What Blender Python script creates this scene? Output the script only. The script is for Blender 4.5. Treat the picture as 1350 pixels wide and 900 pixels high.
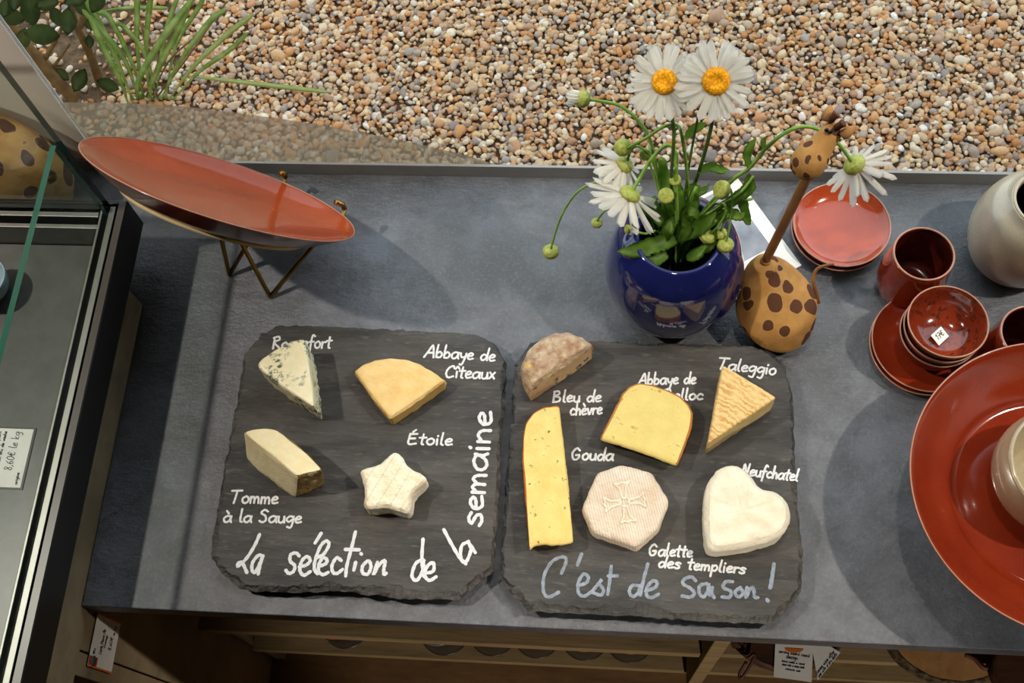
import bpy, bmesh, math, random
import numpy as np
from mathutils import Vector, Matrix, noise
random.seed(7); rng = np.random.default_rng(7)
SC = bpy.context.scene
for o in list(bpy.data.objects): bpy.data.objects.remove(o)
COL = SC.collection
PI = math.pi

# ------------------------------------------------------------------ camera
CT = 0.75                     # counter top above the floor; all builder heights are measured from the counter top
H = 1.15                      # camera above the counter top
FPX = 1500.0
def _rx(a): c, s = math.cos(a), math.sin(a); return np.array([[1,0,0],[0,c,-s],[0,s,c]])
def _rz(a): c, s = math.cos(a), math.sin(a); return np.array([[c,-s,0],[s,c,0],[0,0,1]])
RM = _rz(.20382) @ _rx(.41557) @ _rz(-.15944)
cam_d = bpy.data.cameras.new('camera'); cam = bpy.data.objects.new('camera', cam_d); COL.objects.link(cam)
cam.location = (0, 0, H + CT)
cam.rotation_euler = Matrix(RM.tolist()).to_euler()
cam_d.sensor_width = 36; cam_d.lens = FPX * 36 / 1350; cam_d.clip_start = .02; cam_d.clip_end = 100
SC.camera = cam

# ------------------------------------------------------------------ world, lamps, exposure
SC.view_settings.view_transform = 'Standard'; SC.view_settings.look = 'None'
SC.view_settings.gamma = 1; SC.view_settings.use_curve_mapping = False
SC.view_settings.exposure = 0.0
W = bpy.data.worlds.new('overcast_sky'); SC.world = W; W.use_nodes = True
bg = W.node_tree.nodes['Background']; bg.inputs[0].default_value = (.77, .89, 1.0, 1); bg.inputs[1].default_value = 2.0
def lamp(name, loc, aim, power, deg=75, rad=.03, col=(1, .91, .80), blend=.5):
    l = bpy.data.lights.new(name, 'SPOT'); l.energy = power; l.spot_size = math.radians(deg); l.spot_blend = blend
    l.shadow_soft_size = rad; l.color = col
    o = bpy.data.objects.new(name, l); COL.objects.link(o)
    o.location = (loc[0], loc[1], loc[2] + CT)
    d = Vector(aim) - Vector(loc); o.rotation_euler = d.to_track_quat('-Z', 'Y').to_euler()
lamp('ceiling_spot_cheese', (-1.35, .42, 1.88), (-.30, .36, 0), 104, 35)
lamp('ceiling_spot_middle', (.10, .66, 1.88), (.08, .33, 0), 28, 27)
lamp('ceiling_spot_dishes', (1.35, .40, 1.88), (.34, .35, 0), 106, 34)
lamp('fill_spot_shelves', (.5, -2.4, .9), (.12, .22, -.45), 150, 24)  # unseen spot added from the shop side to brighten the shelves
lamp('fill_spot_cabinet', (1.6, .42, 1.88), (-.53, .04, -.3), 45, 13)  # unseen narrow spot added to brighten the oak cabinet face
lamp('fill_spot_wall', (-.95, -.35, 1.88), (-.95, .71, .42), 75, 26)  # unseen wall washer added to lift the wall left of the window

# ------------------------------------------------------------------ geometry of the view -> places in the room
def ray(px, py): return RM @ np.array([(px-675)/FPX, -(py-450)/FPX, -1.0])
def U(px, py, z):
    d = ray(px, py); t = (H-z)/-d[2]; return Vector((d[0]*t, d[1]*t, z))
def atX(px, py, X):
    d = ray(px, py); t = X/d[0]; return Vector((X, d[1]*t, H+d[2]*t))
def atY(px, py, Y):
    d = ray(px, py); t = Y/d[1]; return Vector((d[0]*t, Y, H+d[2]*t))
TOCAM = lambda p: (Vector((0, 0, H)) - p).normalized()

# ------------------------------------------------------------------ helpers: objects
def thing(name, label, cat, loc, group=None):
    o = bpy.data.objects.new(name, None); COL.objects.link(o)
    o.location = (loc[0], loc[1], loc[2]+CT); o['base'] = list(loc)[:3]
    o['label'] = label; o['category'] = cat; o['kind'] = 'thing'
    if group: o['group'] = group
    o.empty_display_size = .02
    return o
def base_of(o):
    while o.parent: o = o.parent
    return Vector(o['base'])
def link(name, bm, m, parent=None, loc=None, smooth=True, label=None):
    """bm holds counter-space vertices; the object sits at its thing's base."""
    b = base_of(parent) if parent else Vector(loc if loc is not None else (0, 0, 0))
    bmesh.ops.translate(bm, verts=bm.verts, vec=-b)
    me = bpy.data.meshes.new(name); bm.normal_update(); bm.to_mesh(me); bm.free()
    for x in (m if isinstance(m, (list, tuple)) else [m]): me.materials.append(x)
    for p in me.polygons: p.use_smooth = smooth
    o = bpy.data.objects.new(name, me); COL.objects.link(o)
    if parent: o.parent = parent
    else: o.location = (b[0], b[1], b[2]+CT); o['base'] = list(b)
    if label: o['label'] = label
    return o
def tag(o, label, cat, group=None, kind='thing'):
    o['label'] = label; o['category'] = cat; o['kind'] = kind
    if group: o['group'] = group
    return o
def struct(name, bm, m, smooth=False, label=None, cat=None):
    o = link(name, bm, m, None, (0, 0, 0), smooth); o['kind'] = 'structure'
    if label: o['label'] = label
    if cat: o['category'] = cat
    return o
def copy_tree(o, parent=None, off=Vector((0, 0, 0)), label=None):
    c = o.copy(); COL.objects.link(c)
    if parent: c.parent = parent
    else:
        c.location = o.location + off; c['base'] = list(Vector(o['base']) + off)
        if label: c['label'] = label
    for ch in list(o.children): copy_tree(ch, c)
    return c

# ------------------------------------------------------------------ helpers: mesh
def nb(): return bmesh.new()
def box(bm, x0, x1, y0, y1, z0, z1, bev=0, mi=0):
    v = [bm.verts.new(p) for p in ((x0,y0,z0),(x1,y0,z0),(x1,y1,z0),(x0,y1,z0),(x0,y0,z1),(x1,y0,z1),(x1,y1,z1),(x0,y1,z1))]
    fs = [bm.faces.new([v[i] for i in q]) for q in ((3,2,1,0),(4,5,6,7),(0,1,5,4),(1,2,6,5),(2,3,7,6),(3,0,4,7))]
    for f in fs: f.material_index = mi
    if bev:
        es = list({e for f in fs for e in f.edges})
        bmesh.ops.bevel(bm, geom=es, offset=bev, segments=2, affect='EDGES', profile=.5)
    return bm
def catmull(P, n=6):
    P = [Vector(p) for p in P]
    if len(P) < 3: return [P[0].lerp(P[-1], i/n) for i in range(n+1)]
    out = []
    for i in range(len(P)-1):
        p0 = P[i-1] if i else P[0]*2-P[1]; p1, p2 = P[i], P[i+1]; p3 = P[i+2] if i+2 < len(P) else P[-1]*2-P[-2]
        for k in range(n):
            t = k/n
            out.append(.5*((2*p1)+(p2-p0)*t+(2*p0-5*p1+4*p2-p3)*t*t+(3*p1-p0-3*p2+p3)*t**3))
    out.append(P[-1]); return out
def tube(bm, pts, r, seg=10, cap=True, mi=0):
    pts = [Vector(p) for p in pts]; n = len(pts); rings = []
    rr = r if callable(r) else (lambda t: r)
    prev = None
    for i, p in enumerate(pts):
        t = (pts[min(i+1, n-1)] - pts[max(i-1, 0)])
        t = t.normalized() if t.length > 1e-9 else Vector((0, 0, 1))
        if prev is None: a = t.orthogonal().normalized()
        else: a = prev - t*prev.dot(t); a = a.normalized() if a.length > 1e-6 else t.orthogonal().normalized()
        prev = a; b = t.cross(a); q = rr(i/(n-1))
        rings.append([bm.verts.new(p + (a*math.cos(2*PI*k/seg)+b*math.sin(2*PI*k/seg))*q) for k in range(seg)])
    for A, B in zip(rings, rings[1:]):
        for k in range(seg):
            f = bm.faces.new((A[k], A[(k+1) % seg], B[(k+1) % seg], B[k])); f.material_index = mi
    if cap:
        bm.faces.new(rings[0][::-1]).material_index = mi; bm.faces.new(rings[-1]).material_index = mi
    return bm
def lathe(bm, prof, c, n=72, rot=None, wob=0, mis=None):
    """prof: (r, z) from start to end around the axis at c; rot turns the whole about c"""
    c = Vector(c); R = rot or Matrix.Identity(3); rings = []
    for r, z in prof:
        if r < 1e-5: rings.append([bm.verts.new(c + R @ Vector((0, 0, z)))])
        else: rings.append([bm.verts.new(c + R @ Vector((r*math.cos(2*PI*k/n), r*math.sin(2*PI*k/n), z))) for k in range(n)])
    for i, (A, B) in enumerate(zip(rings, rings[1:])):
        for k in range(n):
            k2 = (k+1) % n
            if len(A) == 1 and len(B) == 1: continue
            if len(A) == 1: f = bm.faces.new((A[0], B[k2], B[k]))
            elif len(B) == 1: f = bm.faces.new((A[k], A[k2], B[0]))
            else: f = bm.faces.new((A[k], A[k2], B[k2], B[k]))
            if mis: f.material_index = mis[i]
    bmesh.ops.recalc_face_normals(bm, faces=bm.faces)
    return bm
def smooth_prof(P, n=5): return [(max(p[0], 0), p[1]) for p in catmull([(a, b, 0) for a, b in P], n)]
def resample(poly, step, closed=True):
    out = []; idx = []
    m = len(poly)
    for i in range(m if closed else m-1):
        a, b = Vector(poly[i]), Vector(poly[(i+1) % m]); k = max(1, round((b-a).length/step))
        for j in range(k): out.append(a.lerp(b, j/k)); idx.append(i)
    if not closed: out.append(Vector(poly[-1])); idx.append(m-1)
    return out, idx
def fbm(p, s, o=3): return noise.fractal(Vector(p)*s, 1.0, 2.0, o)

# ------------------------------------------------------------------ helpers: materials
def lin(c):
    if isinstance(c, str): c = [int(c[i:i+2], 16)/255 for i in (0, 2, 4)]
    else: c = [x/255 for x in c]
    return tuple(x/12.92 if x <= .04045 else ((x+.055)/1.055)**2.4 for x in c) + (1,)
class NT:
    def __init__(s, name):
        s.m = bpy.data.materials.new(name); s.m.use_nodes = True; s.t = s.m.node_tree
        s.b = s.t.nodes['Principled BSDF']; s.out = s.t.nodes['Material Output']
        s.tc = s.t.nodes.new('ShaderNodeTexCoord')
    def n(s, t, **k):
        x = s.t.nodes.new(t)
        for a, v in k.items(): setattr(x, a, v)
        return x
    def l(s, a, b): s.t.links.new(a, b)
    def vec(s, sc=(1, 1, 1), rot=(0, 0, 0)):
        mp = s.n('ShaderNodeMapping'); mp.inputs['Scale'].default_value = sc; mp.inputs['Rotation'].default_value = rot
        s.l(s.tc.outputs['Object'], mp.inputs['Vector']); return mp.outputs[0]
    def noise(s, scale, det=4, rough=.55, vec=None, dist=0):
        x = s.n('ShaderNodeTexNoise'); x.inputs['Scale'].default_value = scale; x.inputs['Detail'].default_value = det
        x.inputs['Roughness'].default_value = rough; x.inputs['Distortion'].default_value = dist
        s.l(vec or s.tc.outputs['Object'], x.inputs['Vector']); return x.outputs['Fac']
    def voro(s, scale, vec=None, feature='F1', out='Distance', rnd=1):
        x = s.n('ShaderNodeTexVoronoi', feature=feature); x.inputs['Scale'].default_value = scale; x.inputs['Randomness'].default_value = rnd
        s.l(vec or s.tc.outputs['Object'], x.inputs['Vector']); return x.outputs[out]
    def ramp(s, fac, stops):
        r = s.n('ShaderNodeValToRGB'); el = r.color_ramp.elements
        while len(el) < len(stops): el.new(.5)
        for e, (p, c) in zip(el, stops): e.position = p; e.color = lin(c) if not (isinstance(c, tuple) and len(c) == 4) else c
        s.l(fac, r.inputs[0]); return r.outputs[0]
    def val(s, fac, a, b, c=0., d=1.):
        m = s.n('ShaderNodeMapRange'); m.inputs[1].default_value = a; m.inputs[2].default_value = b
        m.inputs[3].default_value = c; m.inputs[4].default_value = d; s.l(fac, m.inputs[0]); return m.outputs[0]
    def mix(s, fac, a, b, mode='MIX'):
        x = s.n('ShaderNodeMix', data_type='RGBA', blend_type=mode)
        for sock, v in ((x.inputs[0], fac), (x.inputs[6], a), (x.inputs[7], b)):
            if hasattr(v, 'is_output'): s.l(v, sock)
            elif isinstance(v, (int, float)): sock.default_value = v
            else: sock.default_value = lin(v)
        return x.outputs[2]
    def math(s, op, a, b=0.):
        x = s.n('ShaderNodeMath', operation=op)
        for sock, v in zip(x.inputs, (a, b)):
            if hasattr(v, 'is_output'): s.l(v, sock)
            else: sock.default_value = v
        return x.outputs[0]
    def color(s, c):
        if hasattr(c, 'is_output'): s.l(c, s.b.inputs['Base Color'])
        else: s.b.inputs['Base Color'].default_value = lin(c)
    def bump(s, h, strength=.3, dist=.001):
        x = s.n('ShaderNodeBump'); x.inputs['Strength'].default_value = strength; x.inputs['Distance'].default_value = dist
        s.l(h, x.inputs['Height'])
        if s.b.inputs['Normal'].is_linked: s.l(s.b.inputs['Normal'].links[0].from_socket, x.inputs['Normal'])
        s.l(x.outputs[0], s.b.inputs['Normal'])
    def set(s, rough=.5, spec=.5, metal=0, coat=0, sss=0, sssr=.003, ccol=None):
        b = s.b; b.inputs['Roughness'].default_value = rough; b.inputs['Specular IOR Level'].default_value = spec
        b.inputs['Metallic'].default_value = metal; b.inputs['Coat Weight'].default_value = coat; b.inputs['Coat Roughness'].default_value = .05
        if sss:
            b.inputs['Subsurface Weight'].default_value = sss; b.inputs['Subsurface Scale'].default_value = sssr
        return s
def simple(name, c, rough=.5, spec=.5, metal=0, coat=0, c2=None, scale=40, bump=0, bscale=200, sss=0):
    s = NT(name).set(rough, spec, metal, coat, sss)
    if c2: s.color(s.ramp(s.noise(scale, 4), [(.35, c), (.65, c2)]))
    else: s.color(s.ramp(s.noise(scale, 3), [(.3, c), (.7, tuple(min(255, x*1.06) for x in ([int(c[i:i+2], 16) for i in (0, 2, 4)] if isinstance(c, str) else c)))]))
    if bump: s.bump(s.noise(bscale, 4), bump, .001)
    return s.m

def m_counter():
    s = NT('counter_slate_laminate').set(.5, .85)
    big = s.noise(5, 6, .6, dist=.6); mid = s.noise(28, 8, .65)
    c = s.mix(s.val(big, .35, .66), (50, 52, 56), (98, 102, 110))
    c = s.mix(s.val(mid, .42, .62, 0, .6), c, (52, 54, 57))
    c = s.mix(s.val(s.noise(11, 8, .7, dist=1.5), .56, .66, 0, .5), c, (42, 44, 48))
    c = s.mix(s.val(s.noise(240, 6, .7), .5, .75, 0, .4), c, (122, 124, 126))
    s.color(c)
    s.l(s.val(mid, .3, .7, .30, .48), s.b.inputs['Roughness'])
    s.bump(s.noise(40, 9, .7, s.vec((1, 1.6, 1))), .7, .003); s.bump(s.noise(320, 5, .65), .5, .001)
    return s.m
def m_slate():
    s = NT('natural_slate').set(.55, .45)
    v = s.vec((3, 14, 3), (0, 0, .12)); v2 = s.vec((60, 240, 60), (0, 0, .25))
    a = s.noise(2.5, 8, .62, v, .4); b = s.noise(1.2, 6, .6, v2)
    c = s.mix(s.val(a, .36, .62), (40, 39, 38), (74, 72, 69))
    c = s.mix(s.val(b, .57, .72, 0, .42), c, (116, 112, 104))
    c = s.mix(s.val(s.noise(9, 4), .5, .7, 0, .3), c, (84, 76, 60))
    c = s.mix(s.val(s.noise(3, 6, .7, s.vec((8, 40, 8), (0, 0, .3))), .3, .45, .5, 0), c, (24, 24, 24))
    s.color(c)
    s.bump(s.noise(5, 8, .65, v), .9, .004); s.bump(b, .6, .0015); s.bump(s.noise(3, 6, .7, s.vec((8, 40, 8), (0, 0, .3))), .5, .003)
    return s.m
def m_gravel():
    s = NT('river_gravel').set(.55, .4)
    g = s.n('ShaderNodeNewGeometry')
    c = s.ramp(g.outputs['Random Per Island'], [(0, (182,118,62)), (.12, (208,148,88)), (.25, (226,200,156)), (.36, (170,122,86)), (.5, (230,214,184)),
        (.6, (202,136,72)), (.7, (160,152,142)), (.8, (220,178,126)), (.88, (130,122,120)), (.95, (196,164,130)), (1, (242,236,224))])
    c = s.mix(s.val(s.noise(160, 4), .4, .7, 0, .4), c, (150, 110, 80))
    s.color(c); s.bump(s.noise(500, 3), .2, .001)
    return s.m
def m_soil():
    s = NT('brown_soil').set(.9, .2)
    s.color(s.ramp(s.noise(60, 8, .7), [(.3, (74,58,44)), (.7, (128,102,76))])); s.bump(s.noise(90, 6), .8, .006)
    return s.m
def m_wood(name, a, b, sc=(2, 40, 40), rough=.6, rot=(0, 0, 0)):
    s = NT(name).set(rough, .3)
    v = s.vec(sc, rot); n1 = s.noise(2.2, 8, .62, v, .6); n2 = s.noise(8, 6, .6, v)
    c = s.mix(s.val(n1, .3, .7), a, b); c = s.mix(s.val(n2, .5, .8, 0, .5), c, tuple(x*.6 for x in a))
    s.color(c); s.bump(n1, .25, .002); s.bump(n2, .2, .001)
    return s.m
def m_wall(name, c):
    s = NT(name).set(.85, .2); s.color(s.ramp(s.noise(3, 3), [(.3, c), (.7, tuple(min(255, x+5) for x in c))])); s.bump(s.noise(300, 2), .08, .001)
    return s.m
def m_glass(name, tint=(1, 1, 1), k=1.0):
    s = NT(name); tr = s.n('ShaderNodeBsdfTransparent'); tr.inputs[0].default_value = tint + (1,)
    gl = s.n('ShaderNodeBsdfGlossy'); gl.inputs['Roughness'].default_value = 0.0; gl.inputs[0].default_value = (1, 1, 1, 1)
    fr = s.n('ShaderNodeFresnel'); fr.inputs[0].default_value = 1.45
    mx = s.n('ShaderNodeMixShader'); ge = s.n('ShaderNodeNewGeometry'); s.l(s.math('MULTIPLY', s.math('MULTIPLY', fr.outputs[0], k), s.math('SUBTRACT', 1., ge.outputs['Backfacing'])), mx.inputs[0]); s.l(tr.outputs[0], mx.inputs[1]); s.l(gl.outputs[0], mx.inputs[2])
    s.l(mx.outputs[0], s.out.inputs[0]); return s.m
def m_refl_veil():  # reflection on the glass put in as a pale see-through colour
    s = NT('painted_window_reflection').set(.6, .2); s.color((150, 138, 114))
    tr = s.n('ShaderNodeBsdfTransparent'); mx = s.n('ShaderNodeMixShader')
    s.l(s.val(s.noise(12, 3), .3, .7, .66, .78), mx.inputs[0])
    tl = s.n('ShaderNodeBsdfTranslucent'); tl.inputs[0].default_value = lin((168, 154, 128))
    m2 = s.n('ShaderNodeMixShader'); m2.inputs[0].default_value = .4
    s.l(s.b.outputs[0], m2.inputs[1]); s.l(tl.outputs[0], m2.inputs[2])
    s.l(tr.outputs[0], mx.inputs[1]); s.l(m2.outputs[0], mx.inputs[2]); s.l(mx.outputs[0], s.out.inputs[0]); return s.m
def m_glaze(name, a, b, speck=None, rough=.12, scale=14, coat=.6):
    s = NT(name).set(rough, .5, coat=coat)
    c = s.mix(s.val(s.noise(scale, 5, .6), .3, .7), a, b)
    c = s.mix(s.val(s.noise(700, 2), .5, .75, 0, .35), c, tuple(x*.72 for x in a))
    if speck: c = s.mix(s.val(s.noise(170, 5, .7), .52, .6, 0, .85), c, speck)
    s.color(c); s.bump(s.noise(120, 2), .03, .001); return s.m
def m_clay(name='spotted_stoneware', vs=50):
    s = NT(name).set(.75, .25)
    v = s.n('ShaderNodeMapping'); v.inputs['Scale'].default_value = (1, 1, .8)
    w = s.n('ShaderNodeMix', data_type='VECTOR'); w.inputs[0].default_value = .012
    nz = s.n('ShaderNodeTexNoise'); nz.inputs['Scale'].default_value = 40; s.l(s.tc.outputs['Object'], nz.inputs['Vector'])
    s.l(s.tc.outputs['Object'], w.inputs[4]); s.l(nz.outputs['Color'], w.inputs[5]); s.l(w.outputs[1], v.inputs[0])
    x = s.n('ShaderNodeTexVoronoi', feature='F1'); x.inputs['Scale'].default_value = vs; x.inputs['Randomness'].default_value = .8; s.l(v.outputs[0], x.inputs['Vector'])
    sep = s.n('ShaderNodeSeparateColor'); s.l(x.outputs['Color'], sep.inputs[0])
    th = s.val(sep.outputs[0], 0, 1, .22, .47)
    d = s.math('SUBTRACT', x.outputs['Distance'], th)
    f = s.val(d, -.02, .02, 1, 0)
    edge = s.val(s.math('ABSOLUTE', d), 0, .05, 1, 0)
    c = s.mix(s.val(s.noise(60, 5), .3, .7), (158, 112, 56), (186, 140, 78))
    c = s.mix(edge, c, (190, 146, 88))
    c = s.mix(f, c, (84, 50, 30)); s.color(c)
    s.bump(edge, -.5, .0015); s.bump(s.noise(500, 3), .25, .001); return s.m

MAT = dict(
    counter=m_counter(), slate=m_slate(), gravel=m_gravel(), soil=m_soil(),
    greywood=m_wood('weathered_oak_laminate', (120, 104, 80), (160, 142, 112), (40, 3, 3)),
    shelfwood=m_wood('shelf_oak', (126, 104, 70), (158, 134, 96), (3, 30, 30)),
    floor=m_wood('brown_floor', (96, 70, 44), (124, 94, 60), (3, 12, 12)),
    wall=m_wall('white_wall', (214, 206, 194)), ceiling=m_wall('beige_ceiling', (150, 144, 134)), roomwall=m_wall('taupe_wall', (138, 128, 116)),
    frame=simple('grey_window_frame', (140, 141, 139), .5),
    pane=m_glass('window_glass', (.98, .99, .98), .5), caseglass=m_glass('case_glass', (.93, .97, .95), 1.0),
    edge=simple('green_glass_edge', (44, 92, 76), .15, .6), edge_dark=simple('dark_green_glass_edge', (16, 44, 36), .12, .6),
    refl_veil=m_refl_veil(),
    red=m_glaze('orange_red_glaze', (118, 34, 15), (140, 48, 23)), redpale=m_glaze('bright_orange_glaze', (156, 58, 28), (176, 74, 40)),
    redspeck=m_glaze('speckled_red_glaze', (120, 40, 20), (144, 58, 30), (58, 34, 26)),
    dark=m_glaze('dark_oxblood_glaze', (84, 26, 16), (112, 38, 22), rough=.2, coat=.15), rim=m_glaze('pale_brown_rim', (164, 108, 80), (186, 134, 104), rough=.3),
    cream=simple('bare_cream_clay', (216, 190, 140), .7), beige=m_glaze('beige_grey_glaze', (164, 138, 106), (186, 160, 128), rough=.22),
    beigevase=m_glaze('pale_beige_grey_glaze', (184, 170, 144), (202, 190, 166), rough=.25), beigein=m_glaze('pale_green_inner_glaze', (186, 170, 136), (200, 186, 154)),
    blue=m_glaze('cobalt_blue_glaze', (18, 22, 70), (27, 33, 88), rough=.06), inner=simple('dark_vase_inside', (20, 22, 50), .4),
    brass=simple('aged_brass', (150, 116, 60), .28, .5, 1.0), steel=simple('brushed_aluminium', (120, 120, 116), .42, .5, 1.0), 
    black=simple('black_satin_metal', (30, 28, 26), .4, .5), greymetal=simple('taupe_frame_top', (78, 68, 62), .35, .5),
    casefloor=simple('dark_steel_floor', (74, 76, 72), .35, .5, c2=(86, 88, 84)), 
    clay=m_clay(), claybig=m_clay('large_spotted_stoneware', 36), clayhead=m_clay('spotted_head_stoneware', 85), clayplain=simple('tan_stoneware', (152, 106, 58), .75, .25, c2=(176, 130, 78), bump=.2), claydark=simple('brown_stoneware', (92, 56, 34), .75, .25, bump=.2),
    bamboo=simple('brown_bamboo', (122, 76, 34), .35, .5, c2=(146, 96, 46), scale=60), bead=simple('black_bead', (12, 10, 10), .08, .6),
    chalk=simple('white_chalk_marker', (222, 222, 220), .7, .2, c2=(204, 206, 208), scale=300),
    chalkgrey=simple('grey_blue_chalk_marker', (120, 130, 142), .7, .2, c2=(150, 158, 168), scale=200),
    paper=simple('white_paper', (236, 234, 228), .6, .3), ink=simple('black_ink', (26, 24, 24), .6, .2), orange=simple('orange_print', (212, 116, 36), .5, .3),
    redprint=simple('red_print', (170, 60, 36), .5, .3), greyprint=simple('grey_print', (118, 122, 132), .35, .4, c2=(160, 163, 170), scale=25),
    inkpale=simple('pale_grey_ink', (150, 150, 152), .6, .2), darkprint=simple('slate_grey_print', (82, 88, 94), .35, .4),
    stem=simple('green_stem', (100, 138, 46), .45, .4, c2=(124, 158, 64), scale=80), stemdark=simple('dark_green_stem', (58, 84, 30), .45, .4, c2=(78, 104, 40), scale=80),
    leaf=simple('daisy_leaf', (98, 138, 46), .4, .45, c2=(138, 174, 70), scale=60, bump=.3, bscale=150), sepal=simple('yellow_green_sepal', (132, 142, 52), .5, .4, c2=(164, 170, 84), scale=300, bump=.4, bscale=500),
    grassm=simple('green_blade', (140, 172, 78), .4, .4, c2=(190, 210, 130), scale=40), bladepale=simple('pale_blade_edge', (184, 196, 120), .45, .4),
    petal=simple('white_petal', (248, 247, 240), .55, .3, c2=(253, 252, 248), scale=100), petalcream=simple('cream_petal', (232, 226, 190), .55, .3),
    shrub=simple('olive_shrub_leaf', (70, 88, 40), .45, .4, c2=(104, 118, 66), scale=20), twig=simple('brown_twig', (96, 72, 44), .8, .2, c2=(124, 96, 56), bump=.3),
    jar=simple('dark_tin', (40, 36, 32), .3, .5), leather=simple('brown_leather', (74, 38, 24), .55, .4), 
    walnut=m_wood('dark_walnut', (58, 36, 22), (82, 52, 32), (6, 40, 40)), slabwood=m_wood('pale_slab_wood', (168, 120, 70), (190, 144, 92), (10, 10, 10)),
    bark=simple('rough_bark', (40, 30, 22), .95, .1, c2=(104, 88, 66), scale=120, bump=1, bscale=150), iceblue=m_glaze('pale_blue_glaze', (150, 176, 186), (166, 190, 198)),
    rubber=simple('black_rubber', (14, 14, 14), .8, .2),
)
def m_disc():
    s = NT('yellow_daisy_disc').set(.7, .2)
    v = s.voro(420); s.color(s.ramp(v, [(.1, (250, 186, 24)), (.7, (206, 130, 8))])); s.bump(v, -.8, .002); return s.m
MAT['disc'] = m_disc()
for k_ in ('petal', 'petalcream', 'leaf', 'grassm', 'bladepale', 'shrub'):
    m_ = MAT[k_]; t_ = m_.node_tree; p_ = t_.nodes['Principled BSDF']; o_ = t_.nodes['Material Output']
    tl_ = t_.nodes.new('ShaderNodeBsdfTranslucent'); mx_ = t_.nodes.new('ShaderNodeMixShader'); mx_.inputs[0].default_value = .68 if 'petal' in k_ else .4
    t_.links.new(p_.inputs['Base Color'].links[0].from_socket, tl_.inputs[0])
    t_.links.new(p_.outputs[0], mx_.inputs[1]); t_.links.new(tl_.outputs[0], mx_.inputs[2]); t_.links.new(mx_.outputs[0], o_.inputs[0])

# ------------------------------------------------------------------ the room
bm = nb(); box(bm, -2.6, 3.0, -3.4, .712, -.80, -.75); struct('floor', bm, MAT['floor'])
bm = nb(); box(bm, -2.6, 3.0, -3.4, .80, 2.0, 2.06); struct('ceiling', bm, MAT['ceiling'])
bm = nb(); box(bm, -2.66, -2.6, -3.4, .80, -.75, 2.0); struct('wall_left', bm, MAT['roomwall'])
bm = nb(); box(bm, 3.0, 3.06, -3.4, .80, -.75, 2.0); struct('wall_right', bm, MAT['roomwall'])
bm = nb(); box(bm, -2.6, 3.0, -3.46, -3.4, -.75, 2.0); struct('wall_rear', bm, MAT['roomwall'])
bm = nb(); box(bm, -2.6, -.611, .712, .719, -.75, 2.0); box(bm, -.611, 3.0, .712, .719, -.75, -.002); box(bm, -.611, 3.0, .712, .719, .76, 2.0)  # unseen header over the window set low to limit sky light indoors
struct('wall_window', bm, MAT['wall'])
bm = nb(); box(bm, -2.6, 3.0, .7085, .712, -.002, .021, .0006); struct('trim_1', bm, MAT['frame'])
bm = nb(); box(bm, -.611, 3.0, .7132, .7182, -.002, .76); win = struct('window_1', bm, MAT['pane'], label='large clear window pane behind the counter', cat='window')
# painted veil standing in for the reflection at the foot of the pane
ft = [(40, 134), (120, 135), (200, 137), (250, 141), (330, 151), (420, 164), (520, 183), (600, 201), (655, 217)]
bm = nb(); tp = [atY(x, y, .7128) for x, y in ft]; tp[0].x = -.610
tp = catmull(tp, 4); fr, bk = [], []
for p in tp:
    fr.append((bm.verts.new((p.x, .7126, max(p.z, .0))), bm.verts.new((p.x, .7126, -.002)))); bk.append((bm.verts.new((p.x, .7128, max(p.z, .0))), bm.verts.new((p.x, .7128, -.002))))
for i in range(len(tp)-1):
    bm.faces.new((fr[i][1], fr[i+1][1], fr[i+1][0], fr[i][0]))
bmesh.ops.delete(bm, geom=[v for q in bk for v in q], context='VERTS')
link('reflection_veil', bm, MAT['refl_veil'], win, smooth=False, label='painted veil of reflection along the foot of the pane')

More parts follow.
